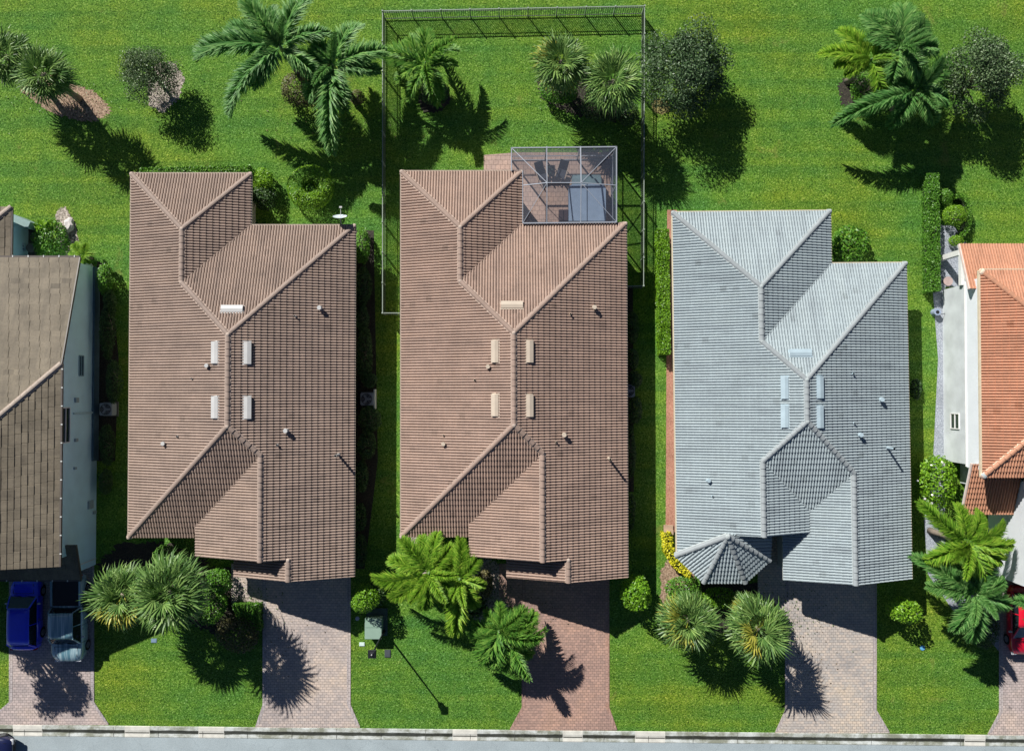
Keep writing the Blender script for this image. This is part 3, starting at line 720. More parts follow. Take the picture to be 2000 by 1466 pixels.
# ------------------------------------------------------------------ neighbouring houses (partly in the picture)
TAN = tile_mat("flat_taupe_tiles", (0.160, 0.135, 0.098), 0.22, tw=0.62, th=0.345, hue=(0.125, 0.105, 0.078), dirt=0.25)
CAPT = mat("taupe_cap_tile", (0.36, 0.30, 0.25), 0.75, var=0.12, scale=3)
TEAL = mat("teal_stucco", (0.60, 0.85, 0.93), 0.9, bump=0.35, bscale=45, var=0.05, scale=1.2)
DKT = mat("dark_gutter", (0.10, 0.085, 0.075), 0.5)
def gwall(mb, pts, z0, z1): mb.prism([(p[0], p[1]) for p in pts], z0, z1)
root = empty("tiled_house", (-33, 2, 0)); INVL = Matrix.Translation((33, -2, 0))
tag(root, "taupe flat-tiled house with a teal wall at the left edge", "house")
XE = P(118, 900, 4.95).x                      # east eave
A0 = P(153, 503, 2.95); A0.x = XE; yA = A0.y
B0 = P(118, 710, 4.95); B0.x = XE; yB = B0.y
pit = (4.95 - 2.95) / (yA - yB)
yS = P(118, 1106, 4.95).y
XWE = -46.0
run = 7.6; zr = 4.95 + pit * run
pls = [[(XE, yA, 2.95), (XWE, yA, 2.95), (XWE, yB - run, zr), (XE - run, yB - run, zr), (XE, yB, 4.95)],
       [(XE, yB, 4.95), (XE - run, yB - run, zr), (XE - run, yS, zr), (XE, yS, 4.95)],
       [(XE - run, yB - run, zr), (XWE, yB - run, zr), (XWE, yS, 2.95), (XE - run, yS, zr)]]
pls[2] = [(XE - run, yB - run, zr), (XE - run, yS, zr), (XE - 2 * run, yS, 4.95), (XE - 2 * run, yB, 4.95)]
pls[0] = [(XE, yA, 2.95), (XE, yB, 4.95), (XE - run, yB - run, zr), (XE - 2 * run, yB, 4.95), (XE - 2 * run, yA, 2.95)]
# back wing with its own hip corner
C0 = P(22, 404, 2.75)
wz = 3.6
pls.append([(C0.x, C0.y, 2.75), (C0.x - 4, C0.y - 4, 2.75 + pit * 4), (C0.x - 4, yA - 0.3, 2.75 + pit * 4), (C0.x, yA - 0.3, 2.75)])
pls.append([(C0.x, C0.y, 2.75), (C0.x - 4, C0.y - 4, 2.75 + pit * 4), (C0.x - 12, C0.y - 4, 2.75 + pit * 4), (C0.x - 12, C0.y, 2.75)])
# low south roof over the garage front
D0 = P(158, 1131, 3.1)
pls.append([(D0.x, D0.y, 3.1), (D0.x - 16, D0.y, 3.1), (D0.x - 16, D0.y + 2.2, 3.1 + pit * 2.2), (D0.x, D0.y + 2.2, 3.1 + pit * 2.2)])
off = Vector((33, -2, 0)); T = Tiles(pitch=0.62, course=0.345, lift=0.028, style='flat'); un = MB()
for q in pls:
    q = [Vector(v) + off for v in q]; n = len(q); T.plane(q)
    dn = [v + Vector((0, 0, -.2)) for v in q]; up = [v + Vector((0, 0, -.012)) for v in q]
    un.add(up + dn, [tuple(range(n)), tuple(range(n, 2 * n))] + [(i, (i + 1) % n, n + (i + 1) % n, n + i) for i in range(n)])
rf = un.build("roof", DKT, root); T.build("roof_tiles", TAN, rf)
L_ = lambda x, y, z: Vector((x, y, z)) + off
ridge_caps(L_(XE, yB, 4.95), L_(XE - run, yB - run, zr), CAPT, MORB, rf, z_up=.02)
ridge_caps(L_(XE - run, yB - run, zr), L_(XE - run, yS, zr), CAPT, MORB, rf, z_up=.02)
ridge_caps(L_(C0.x, C0.y, 2.75), L_(C0.x - 4, C0.y - 4, 2.75 + pit * 4), CAPT, MORB, rf, z_up=.02)
g = MB(); g.bar(L_(XE + .05, yB, 4.93), L_(XE + .05, yS, 4.93), .1, .14); g.bar(L_(XE, yA + .06, 2.93), L_(XE - 13, yA + .06, 2.93), .12, .12)
g.bar(L_(D0.x, D0.y - .06, 3.05), L_(D0.x - 16, D0.y - .06, 3.05), .12, .14); g.bar(L_(C0.x + .05, C0.y, 2.72), L_(C0.x + .05, yA, 2.72), .1, .12)
g.bar(L_(XE + .03, yA, 2.93), L_(XE + .03, yB, 4.93), .06, .16)
gk = g.build("gutter", DKT, rf)
hk = MB()
for i in range(11):
    yy = yB + (yS - yB) * (i + .3) / 11; hk.box(L_(XE + .09, yy, 5.01), (.1, .06, .03))
for i in range(6): hk.box(L_(XE - .3 - i * .95, yA + .08, 3.0), (.06, .12, .03))
for i in range(5): hk.box(L_(D0.x - .8 - i * .93, D0.y - .08, 3.13), (.06, .1, .03))
hk.build("gutter_strap", mat("pale_strap", (0.6, 0.62, 0.6), 0.5), gk)
XW_ = P(190, 760, 0).x; yN = P(190, 524, 0).y; ySW = P(192, 1102, 0).y
wl = MB()
# east gable-shaped wall following the rake
V = [(XW_, ySW, 0), (XW_, yN, 0), (XW_, yN, 2.95 + pit * (yA - yN) - .2), (XW_, yB, 4.72), (XW_, yS + .35, 4.72), (XW_, yS + .35, 2.9), (XW_, ySW, 2.9)]
V2 = [(x - 14.5, y, z) for x, y, z in V]; wl.add([L_(*v) for v in V + V2], [tuple(range(7)), tuple(range(7, 14))[::-1]] + [(i, 7 + i, 7 + (i + 1) % 7, (i + 1) % 7) for i in range(7)])
wl.box(L_(C0.x - 5.9, (C0.y + yA) / 2 - .6, 1.3), (10.8, (C0.y - yA) - .2, 2.6))
wl.build("wall", TEAL, root)
pb = MB(); pb.box(L_(XW_ + .05, (yN + P(190, 898, 0).y) / 2, .35), (.14, yN - P(190, 898, 0).y, .7)); pb.build("low_wall_strip", mat("dark_teal_strip", (0.10, 0.17, 0.22), 0.9), root)  # low dark strip along the foot of the wall
def pw(px, py): # point on that wall
    u = P(px, py, 0); z = CAM_H * (1 - XW_ / u.x) if abs(u.x) > 0 else 0
    return L_(XW_, P(px, py, z).y, z)
c = pw(127, 830); window_on(root, c, (1, 0, 0), 2.1, 0.95)
c = pw(158, 714); window_on(root, c, (1, 0, 0), 1.25, 0.5, mat("teal_trim", (0.2, 0.33, 0.38), 0.7))
cb = MB(); a = pw(147, 807); cb.bar(L_(XW_ + .05, a.y + 2, 3.0), L_(XW_ + .05, a.y + 2, .5), .12, .10); cb.build("pipe_cover", mat("teal_trim2", (0.42, 0.58, 0.62), 0.6), root)
cb = MB()
for (px, py, w, h) in ((148, 781, .3, .35), (147, 859, .2, .3), (145, 914, .14, .2), (175, 985, .5, .55), (183, 1000, .2, .3)):
    cb = MB(); q = pw(px, py); cb.box((XW_ + 33 + .06, q.y, q.z), (.12, w, h)); cb.build("wall_box", mat("meter_box", (0.34, 0.42, 0.44), 0.5), root)
gd = MB(); gd.box(L_(D0.x - 3.0, D0.y + .67, 1.1), (4.8, .05, 2.2)); gd.build("garage_door", WHITE, root)

# right-hand house
root = empty("tiled_house", (36, 2, 0)); off = Vector((-36, -2, 0))
tag(root, "orange tile-roofed house with white walls at the right edge", "house")
TO = tile_mat("orange_tiles", (0.50, 0.25, 0.155), 0.06, dirt=0.14, hue=(0.42, 0.19, 0.11))
CAPO = mat("orange_cap_tile", (0.46, 0.23, 0.14), 0.7, var=0.1)
MORO = mat("pale_mortar", (0.75, 0.60, 0.45), 0.9, var=0.1)
ex = P(1916, 730, 5.0).x; ny = P(1916, 528, 5.0).y; sy = P(1922, 931, 5.0).y
rr = (ny - sy) / 2; pz = .378
apx = ex + rr; apy = (ny + sy) / 2
pls = [[(ex, ny, 5.0), (ex, sy, 5.0), (apx, apy, 5 + pz * rr)],
       [(ex, ny, 5.0), (apx, apy, 5 + pz * rr), (apx + 10, apy, 5 + pz * rr), (apx + 10, ny, 5.0)],
       [(ex, sy, 5.0), (apx + 10, sy, 5.0), (apx + 10, apy, 5 + pz * rr), (apx, apy, 5 + pz * rr)]]
a = P(1873, 477, 2.75); nlx = a.x; nly = a.y; ly2 = P(1893, 565, 3.7).y
z2 = 2.75 + pz * (nly - ly2)
wy = ny + .15
pls.append([(nlx, nly, 2.75), (nlx + 20, nly, 2.75), (nlx + 20, wy - 1.5, 2.75 + pz * (nly - wy + 1.5)), (nlx + 1.3, wy - .9, 2.75 + pz * (nly - wy + .9)), (nlx + .35, ly2 + .0, z2), (nlx, ly2, z2)])
pls[-1] = [(nlx, nly, 2.75), (nlx + 20, nly, 2.75), (nlx + 20, ly2 + .2, z2 - .07), (nlx + .9, ly2 + .2, z2 - .07), (nlx + .45, ly2, z2), (nlx, ly2, z2)]
s = P(1880, 1003, 2.75); slx = nlx; sly = s.y; sy2 = P(1897, 904, 3.7).y; z3 = 2.75 + pz * (sy2 - sly)
gx = P(1977, 1003, 2.75).x
pls.append([(slx, sly, 2.75), (gx, sly, 2.75), (gx, sy2 - .2, z3 - .07), (slx + .9, sy2 - .2, z3 - .07), (slx + .45, sy2, z3), (slx, sy2, z3)])
T = Tiles(); un = MB()
for q in pls:
    q = [Vector(v) + off for v in q]; n = len(q); T.plane(q)
    dn = [v + Vector((0, 0, -.2)) for v in q]; up = [v + Vector((0, 0, -.012)) for v in q]
    un.add(up + dn, [tuple(range(n)), tuple(range(n, 2 * n))] + [(i, (i + 1) % n, n + (i + 1) % n, n + i) for i in range(n)])
rf = un.build("roof", mat("white_fascia", (0.62, 0.62, 0.60), 0.6), root); T.build("roof_tiles", TO, rf)
R_ = lambda x, y, z: Vector((x, y, z)) + off
ridge_caps(R_(ex, ny, 5), R_(apx, apy, 5 + pz * rr), CAPO, None, rf, showj=.03)
ridge_caps(R_(ex, sy, 5), R_(apx, apy, 5 + pz * rr), CAPO, MORO, rf, showj=.03)
ridge_caps(R_(apx, apy, 5 + pz * rr), R_(apx + 10, apy, 5 + pz * rr + .001), CAPO, MORO, rf)
mortar_knob(R_(ex + .08, ny - .08, 5.08), MORO, rf, .2); mortar_knob(R_(ex + .08, sy + .08, 5.08), MORG, rf, .2)
g = MB(); g.bar(R_(ex - .06, ny, 4.97), R_(ex - .06, sy, 4.97), .12, .14); g.bar(R_(ex, ny + .05, 4.97), R_(ex + 20, ny + .05, 4.97), .1, .14)
g.build("gutter", GUTC, rf)
PT = mat("pink_trim", (0.66, 0.52, 0.46), 0.7); rk = MB(); rk.bar(R_(nlx - .03, nly, 2.80), R_(nlx - .03, ly2, z2 + .05), .07, .12); rk.build("rake_trim", PT, rf); rk = MB(); rk.bar(R_(slx - .03, sly, 2.80), R_(slx - .03, sy2, z3 + .05), .07, .12)
rk.build("rake_trim", PT, rf)
wx = P(1842, 730, 0).x; wn = P(1843, 566, 0).y; ws = P(1843, 899, 0).y
lo = MB(); lo.box(R_(wx + 8, (wn + ws) / 2, 1.33), (16, wn - ws, 2.66))
lo.build("wall", GSTUC, root)
up = MB(); up.box(R_(wx + 8.03, (ny + sy) / 2, 3.7), (15.98, (ny - sy) - .7, 2.15)); up.build("upper_wall", mat("pale_stucco", (0.70, 0.74, 0.76), 0.85, bump=0.2, bscale=50, var=0.04, scale=.8), root)
bd = MB(); bd.bar(R_(wx + .02, ny - .4, 2.69), R_(wx + .02, sy + .4, 2.69), .10, .08); bd.build("wall_band", WHITE, root)
bk = MB(); bk.box(R_(nlx + 9.4, (nly + wn) / 2 - .9, 1.3), (16, 1.5, 2.6)); bk.build("back_wall", GSTUC, root)
# beam and column of the covered back patio
bm_ = MB(); q0 = P(1846, 514, 2.3); q1 = P(1880, 505, 2.5); bm_.bar(R_(nlx + .3, nly - .35, 2.45), R_(nlx + .3, ly2 + .4, 2.45), .22, .3)
bm_.box(R_(nlx + .3, nly - .45, 1.2), (.32, .32, 2.4)); bm_.build("patio_column", WHITE, root)
q = P(1868, 822, 1.4); window_on(root, R_(wx, q.y, 1.45), (-1, 0, 0), .95, 1.0)
# garage wing at the front, its west wall sunlit
gw = MB(); yG1 = P(1955, 1118, 0).y; gw.box(R_(gx + 8.05, (sy - .4 + yG1) / 2, 2.45), (16, (sy - .4) - yG1, 4.9)); gw.build("garage_wall", mat("garage_stucco", (0.64, 0.67, 0.70), 0.85, bump=0.2, bscale=50, var=0.06, scale=.8), root)
gr = MB(); gr.box(R_(gx + 7.9, (sy - .4 + yG1) / 2 - .1, 5.0), (16.9, (sy - .4) - yG1 + .7, .16)); gr.build("garage_roof", CAPO, root)
gd = MB(); gd.box(R_(gx + 3.4, yG1 - .02, 1.1), (4.9, .05, 2.2)); gd.build("garage_door", mat("brown_door", (0.18, 0.12, 0.10), 0.6), root)
ew = MB(); ew.box(R_((slx + gx) / 2 + .9, (sly + sy2) / 2 + 1.0, 1.25), (gx - slx - 1.0, sy2 - sly - 1.2, 2.5)); ew.build("entry_wall", GSTUC, root)

# low teal wall at the far left
mb = MB(); a, b = P(22, 424, 1.6), P(57, 440, 1.6); mb.bar((a.x, a.y, .8), (b.x, b.y, .8), .45, 1.6)
tag(mb.build("garden_wall", mat('grey_teal_stucco', (0.24, 0.34, 0.33), .9, bump=.3), None, bevel=.02), "short grey-teal garden wall behind the far-left patio", "wall")

# ------------------------------------------------------------------ fence
FM = mat("fence_metal", (0.30, 0.35, 0.30), 0.45, metal=0.0, var=0.08); FP = mat("fence_picket", (0.10, 0.12, 0.10), 0.45, var=0.05)
FH = 1.2
fr = empty("metal_fence", P(1000, 30)); tag(fr, "grey metal picket fence around the middle back yard", "fence")
fo = -fr.location.copy()
corners = [P(783, 611, FH), P(747, 611, FH), P(747, 22, FH), P(1259, 12, FH), P(1257, 558, FH), P(1222, 559, FH)]
for a, b in zip(corners[:-1], corners[1:]):
    a = a.copy(); b = b.copy(); a.z = b.z = 0; L = (b - a).length; n = max(1, round(L / 1.85)); d = (b - a) / n
    for i in range(n):
        p, q = a + d * i + fo, a + d * (i + 1) + fo
        mb = MB(); np_ = int(d.length / .135)
        for k in range(1, np_):
            r = p + (q - p) * k / np_; mb.box((r.x, r.y, .6), (.03, .03, 1.12), math.atan2(d.y, d.x))
        o = mb.build("picket_panel", FP, fr)
        m2 = MB(); m2.bar(p + Vector((0, 0, FH)), q + Vector((0, 0, FH)), .042, .04); m2.build("top_rail", FM, o)
        m2 = MB(); m2.bar(p + Vector((0, 0, .12)), q + Vector((0, 0, .12)), .04, .035); m2.bar(p + Vector((0, 0, FH - .2)), q + Vector((0, 0, FH - .2)), .035, .03); m2.build("low_rail", FP, o)
        m3 = MB(); m3.box((q.x, q.y, .63), (.07, .07, 1.26)); m3.box((q.x, q.y, 1.28), (.085, .085, .04)); m3.build("post", FM, fr)

# ------------------------------------------------------------------ screened pool cage, tub, patio furniture
AL = mat("cage_aluminium", (0.33, 0.36, 0.41), 0.4, metal=0.2, var=0.04)
def screen_mat():
    m, t, b = newmat("insect_screen")
    b.inputs['Base Color'].default_value = (0.06, 0.075, 0.11, 1); b.inputs['Roughness'].default_value = 0.6
    tr = t.nodes.new("ShaderNodeBsdfTransparent"); ms = t.nodes.new("ShaderNodeMixShader"); ms.inputs[0].default_value = 0.33
    t.links.new(tr.outputs[0], ms.inputs[1]); t.links.new(b.outputs[0], ms.inputs[2]); t.links.new(ms.outputs[0], t.nodes["Material Output"].inputs[0]); return m
SCR = screen_mat()
cr = empty("patio_enclosure", P(1100, 360)); tag(cr, "aluminium screen enclosure over the tan patio", "enclosure"); co = -cr.location.copy()
ZC = 2.85
nw, ne = P(999, 289, ZC), P(1204, 287, ZC); se = P(1204, 434, ZC); sw = P(1021, 436, ZC); k1 = P(999, 334, ZC)
NW, NE, SE, SW = [v + co for v in (nw, ne, se, sw)]; K1 = k1 + co
ym = P(1100, 357, ZC + .35).y + co.y; ymE = P(1204, 362, ZC).y + co.y
xa = P(1068, 357, ZC).x + co.x; xb = P(1134, 357, ZC).x + co.x
MA, MBp = Vector((xa, ym, ZC + .35)), Vector((xb, ym, ZC + .35))
EM = Vector((NE.x, ymE, ZC)); WM = Vector((SW.x, ymE, ZC))
fm = MB()
fm.bar(NW, NE, .07, .08); fm.bar(NE, SE, .07, .08); fm.bar(NW, K1, .07, .08); fm.bar(SW, SE, .07, .1); fm.bar(SW, Vector((SW.x, K1.y, ZC)), .05, .08)
fm.bar(Vector((xa, NE.y, ZC)), MA, .05, .05); fm.bar(Vector((xb, NE.y, ZC)), MBp, .07, .07)
fm.bar(MA, Vector((xa, SE.y, ZC)), .05, .05); fm.bar(MBp, Vector((xb, SE.y, ZC)), .05, .05)
fm.bar(WM, MA, .05, .05); fm.bar(MA, MBp, .05, .05); fm.bar(MBp, EM, .05, .05)
fm.bar(NW, MA, .04, .04); fm.bar(NE, MBp, .04, .04); fm.bar(SW, MA, .03, .03); fm.bar(SE, MBp, .03, .03)
fm.build("roof_frame", AL, cr)
for p in (NW, NE, SE, Vector((xa, NE.y, ZC)), Vector((xb, NE.y, ZC)), EM):
    m = MB(); m.box((p.x, p.y, ZC / 2), (.08, .08, ZC)); m.build("post", AL, cr)
rl = MB()
for z in (0.06, .95): rl.bar(Vector((NW.x, NW.y, z)), Vector((NE.x, NE.y, z)), .05, .05); rl.bar(Vector((NE.x, NE.y, z)), Vector((SE.x, SE.y, z)), .05, .05)
rl.build("side_rail", AL, cr)
sc = MB(); v = [NW, NE, SE, SW, EM, MA, MBp, WM, K1]
e = Vector((0, 0, -.03)); sc.add([q + e for q in (NW, NE, MBp, MA)], [(0, 1, 2, 3)]); sc.add([q + e for q in (NE, EM, MBp)], [(0, 1, 2)])
sc.add([q + e for q in (NW, MA, WM, Vector((SW.x, K1.y, ZC)), K1)], [(0, 1, 2, 3, 4)]); sc.add([q + e for q in (MA, MBp, SE, SW)], [(0, 1, 2, 3)]); sc.add([q + e for q in (WM, MA, SW)], [(0, 1, 2)]); sc.add([q + e for q in (MBp, EM, SE)], [(0, 1, 2)])
sc.add([(NW.x, NW.y, 0), (NE.x, NE.y, 0), tuple(NE + e), tuple(NW + e)], [(0, 1, 2, 3)]); sc.add([(NE.x, NE.y, 0), (SE.x, SE.y, 0), tuple(SE + e), tuple(NE + e)], [(0, 1, 2, 3)])
sc.build("screen", SCR, cr)
# hot tub with a folded slate cover
TUBC = mat("slate_cover", (0.27, 0.36, 0.50), 0.45, var=0.08, scale=2)
t0 = P(1147, 396, .9); tr_ = empty("hot_tub", (t0.x, t0.y, 0)); tag(tr_, "square hot tub under a slate blue cover on the patio", "hot tub")
m = MB(); m.box((0, 0, .42), (2.35, 2.35, .84)); m.build("cabinet", mat("tub_cabinet", (0.10, 0.10, 0.12), 0.6), tr_, bevel=.05)
def cut(hx0, hx1, y0, y1, c=0.28): 
    return [(hx0, y0), (hx1, y0), (hx1, y1)]
m = MB(); m.prism([(-1.2, -1.2), (-.02, -1.2), (-.02, 1.2), (-.95, 1.2), (-1.2, .95)], .84, .97); m.build("cover_half", TUBC, tr_, bevel=.02)
m = MB(); m.prism([(.02, -1.2), (1.2, -1.2), (1.2, .95), (.95, 1.2), (.02, 1.2)], .84, .97); m.build("cover_half", TUBC, tr_, bevel=.02)
m = MB(); m.box((0, 1.42, .35), (1.9, .38, .7)); m.box((0, 1.75, .16), (1.9, .4, .32)); m.build("tub_step", mat("teal_step", (0.16, 0.24, 0.27), 0.6), tr_, bevel=.02)
m = MB(); m.box((-.25, 1.08, .975), (.22, .12, .012)); m.build("cover_tag", WHITE, tr_)
def patio_chair(px, py, rz, label):
    c = P(px, py, .4); r = empty("patio_chair", (c.x, c.y, 0), rz); tag(r, label, "chair", "dark sling chairs on the patio")
    sl = mat("dark_sling", (0.035, 0.04, 0.06), 0.7); fr_ = mat("tan_chair_frame", (0.42, 0.33, 0.26), 0.5)
    m = MB(); m.box((0, 0, .42), (.58, .62, .03)); m.build("seat", sl, r)
    m = MB(); V = [(-.29, .28, .44), (.29, .28, .44), (.29, .72, 1.0), (-.29, .72, 1.0)]; m.add(V + [(x, y + .03, z - .01) for x, y, z in V], [(0, 1, 2, 3), (7, 6, 5, 4), (0, 4, 5, 1), (2, 6, 7, 3), (1, 5, 6, 2), (0, 3, 7, 4)]); m.build("backrest", sl, r)
    for s in (-1, 1):
        m = MB(); m.bar((s * .33, -.32, .62), (s * .33, .42, .66), .06, .04); m.bar((s * .33, -.3, 0), (s * .33, -.3, .62), .04); m.bar((s * .33, .36, 0), (s * .33, .3, .64), .04); m.build("armrest", fr_, r)
    return r
patio_chair(1058, 341, .35, "dark sling chair left of the patio table"); patio_chair(1096, 339, -.30, "dark sling chair right of the patio table with a pale cushion")
c = P(1076, 334, .5); r = empty("side_table", (c.x, c.y, 0)); tag(r, "small dark patio table with bottles between the sling chairs", "table")
m = MB(); m.box((0, 0, .48), (.52, .75, .04)); m.build("tabletop", BLACK, r, bevel=.01)
for sx in (-1, 1):
    for sy_ in (-1, 1): m = MB(); m.bar((sx * .22, sy_ * .33, 0), (sx * .22, sy_ * .33, .47), .035); m.build("leg", BLACK, r)
for i, (dx, dy) in enumerate(((-.12, .2), (.08, .05), (-.05, -.18))):
    m = MB(); m.disc((c.x + dx, c.y + dy), .045, .5, .68, 10); m.disc((c.x + dx, c.y + dy), .018, .68, .76, 8); o = m.build("bottle", mat("bottle_glass", (0.05, 0.10, 0.08), 0.15))
    tag(o, "small dark bottle standing on the patio table", "bottle", "bottles on the patio table")
c = P(1101, 420, .5); r = empty("storage_box", (c.x, c.y, 0)); tag(r, "dark brown cushioned storage box left of the hot tub", "box")
BRN = mat("brown_vinyl", (0.05, 0.03, 0.035), 0.5); m = MB(); m.box((0, 0, .2), (.62, .74, .4)); m.build("base", BRN, r, bevel=.02)
for s in (-1, 1): m = MB(); m.box((s * .155, 0, .46), (.29, .72, .12)); m.build("cushion", BRN, r, bevel=.03)

# ------------------------------------------------------------------ small fixtures
def ac_unit(px, py, label, pad=True):
    c = P(px, py, .8); r = empty("air_conditioner", (c.x, c.y, 0)); tag(r, label, "air conditioner", "outdoor air conditioning units beside the houses")
    m = MB(); m.box((0, 0, .05), (.95, .95, .1)); m.build("pad", mat("concrete_pad", (0.13, 0.13, 0.12), 0.9, var=.1), r)
    m = MB(); m.box((0, 0, .45), (.80, .80, .7)); m.build("housing", mat("ac_grey", (0.30, 0.33, 0.37), 0.5, var=.05), r, bevel=.04)
    m = MB(); n = 28
    for rad in (.34, .26, .18, .1): m.tube([(rad * math.cos(6.2832 * i / n), rad * math.sin(6.2832 * i / n), .83) for i in range(n + 1)], [.009] * (n + 1), 4)
    for i in range(8): a_ = i * math.pi / 4; m.bar((0, 0, .83), (.36 * math.cos(a_), .36 * math.sin(a_), .83), .012)
    g_ = m.build("fan_grille", mat("grille_wire", (0.25, 0.26, 0.28), 0.4), r)
    m = MB(); m.disc((0, 0), .365, .803, .807, 28); m.build("fan_opening", BLACK, g_)
    m = MB(); m.disc((0, 0), .09, .81, .83, 12)
    for i in range(3): a_ = i * 2.094; m.bar((0, 0, .815), (.3 * math.cos(a_), .3 * math.sin(a_), .815), .13, .006)
    m.build("fan_blade", mat("fan_grey", (0.3, 0.31, 0.33), 0.5), g_)
ac_unit(206, 799, "grey air conditioner beside the teal wall")
ac_unit(716, 779, "grey air conditioner in the shade east of the left brown roof")
ac_unit(1228, 763, "grey air conditioner half hidden by the middle house eave")
m = MB(); a, b = P(734, 760), P(734, 798); m.bar((a.x, a.y, .3), (b.x, b.y, .3), .08, .6); tag(m.build("equipment_screen", WHITE), "low pale screen board beside the air conditioner in the side yard", "screen")
# transformer cabinet
GRN = mat("utility_green", (0.17, 0.27, 0.21), 0.45, var=.06)
c = P(729, 1226, .8); r = empty("utility_cabinet", (c.x, c.y, 0)); tag(r, "green utility cabinet on its pad beside the lamp post", "cabinet")
m = MB(); m.box((0.12, .2, .06), (1.35, 1.75, .12)); m.build("pad", mat("green_pad", (0.09, 0.13, 0.11), 0.8), r)
m = MB(); m.box((0, .02, .44), (1.08, 1.2, .66)); m.build("cabinet_body", GRN, r, bevel=.03)
m = MB(); m.prism([(-.54, -.7), (.54, -.7), (.54, .35), (.36, .62), (-.36, .62), (-.54, .35)], .78, .84); m.build("lid", mat("utility_green_light", (0.25, 0.36, 0.29), 0.45, var=.05), r, bevel=.02)
m = MB(); m.bar((-.5, .06, .85), (.5, .06, .85), .02, .01); m.build("seam", GRN, r)
# street lamp
c = P(751, 1231); zt = 4.9; r = empty("street_lamp", c); tag(r, "black lamp post with a square lantern beside the green utility cabinet", "street lamp")
m = MB(); m.tube([(0, 0, 0), (0, 0, .5), (0, 0, .55), (0, 0, zt - .5)], [.10, .09, .06, .05], 12); m.build("pole", BLACK, r)
m = MB(); m.box((0, 0, zt - .28), (.26, .26, .4), 0, 1.35); l_ = m.build("lantern", mat("lamp_glass", (0.3, 0.32, 0.35), 0.2), r)
m = MB(); m.box((0, 0, zt - .04), (.50, .50, .08), 0, .75); m.box((0, 0, zt + .04), (.30, .30, .08), 0, .5); m.build("lantern_cap", BLACK, r)
m = MB(); m.disc((0, 0), .045, zt + .08, zt + .16, 10, .02); m.build("finial", VW, r)
def ground_lid(name, px, py, w, l, z, m_, label, cat, rnd_=False):
    c = P(px, py); m = MB()
    if rnd_: m.disc((c.x, c.y), w / 2, 0, z, 20); m.disc((c.x, c.y), w / 3, z, z + .012, 20)
    else: m.box((c.x, c.y, z / 2), (w, l, z)); m.box((c.x, c.y, z + .006), (w * .8, l * .8, .012))
    tag(m.build(name, m_), label, cat)
ground_lid("utility_cover", 757, 1275, .38, .48, .05, mat("dark_lid", (0.06, 0.07, 0.08), 0.6), "small dark ground cover on the lawn right of the lamp post", "cover")
ground_lid("utility_cover", 707, 1257, .34, .24, .04, mat("mint_lid", (0.55, 0.68, 0.62), 0.6), "pale mint valve cover on the lawn below the green cabinet", "cover")
ground_lid("utility_cover", 698, 1207, .26, .26, .05, mat("blue_grey_lid", (0.40, 0.42, 0.55), 0.6), "round grey lid on the lawn left of the green cabinet", "cover", True)
ground_lid("utility_cover", 301, 1250, .36, .26, .04, mat("blue_lid", (0.16, 0.24, 0.34), 0.6), "small blue cover on the shaded lawn below the fan palms", "cover")
ground_lid("utility_cover", 1801, 1264, .32, .32, .06, mat("bright_blue_lid", (0.12, 0.38, 0.62), 0.5), "round bright blue lid on the far-right front lawn", "cover", True)
# rock
bm = bmesh.new(); bmesh.ops.create_icosphere(bm, subdivisions=2, radius=.32); rk_ = random.Random(5)
for v in bm.verts: v.co = v.co * rk_.uniform(.8, 1.15); v.co.z *= .7; v.co.y *= 1.5
me = bpy.data.meshes.new("boulder"); bm.to_mesh(me); bm.free(); me.materials.append(mat("pale_rock", (0.60, 0.56, 0.54), 0.9, bump=.5)); o = bpy.data.objects.new("boulder", me); o.location = P(137, 441) + Vector((0, 0, .15)); link(o)
tag(o, "pale pinkish boulder on the lawn near the far-left shrubs", "boulder")
# satellite dish over the north eave of the left brown house
c = P(664, 426, 3.1); r = empty("satellite_dish", (c.x, c.y, 2.6)); tag(r, "pale grey satellite dish at the back corner of the left brown house", "satellite dish")
V = []; F = []; n = 24; rings = 5
rm = Matrix.Rotation(math.radians(-62), 4, 'X')
for i in range(rings + 1):
    rad = .44 * i / rings; zz = .12 * (i / rings) ** 2
    for k in range(n):
        a_ = 6.28318 * k / n; V.append(rm @ Vector((rad * math.cos(a_), rad * .85 * math.sin(a_), zz)) + Vector((0, 0, .5)))
for i in range(rings):
    for k in range(n): F.append((i * n + k, i * n + (k + 1) % n, (i + 1) * n + (k + 1) % n, (i + 1) * n + k))
mesh_obj("dish", V, F, mat("dish_grey", (0.55, 0.62, 0.66), 0.4, var=.05), r, True)
m = MB(); m.bar((0, -.35, 0), (0, 0, .48), .04); m.build("mast", VW, r)
m = MB(); m.bar((0, -.05, .3), (.05, .62, .55), .03); m.box((.06, .66, .58), (.16, .1, .09)); m.build("feed_arm", VW, r)
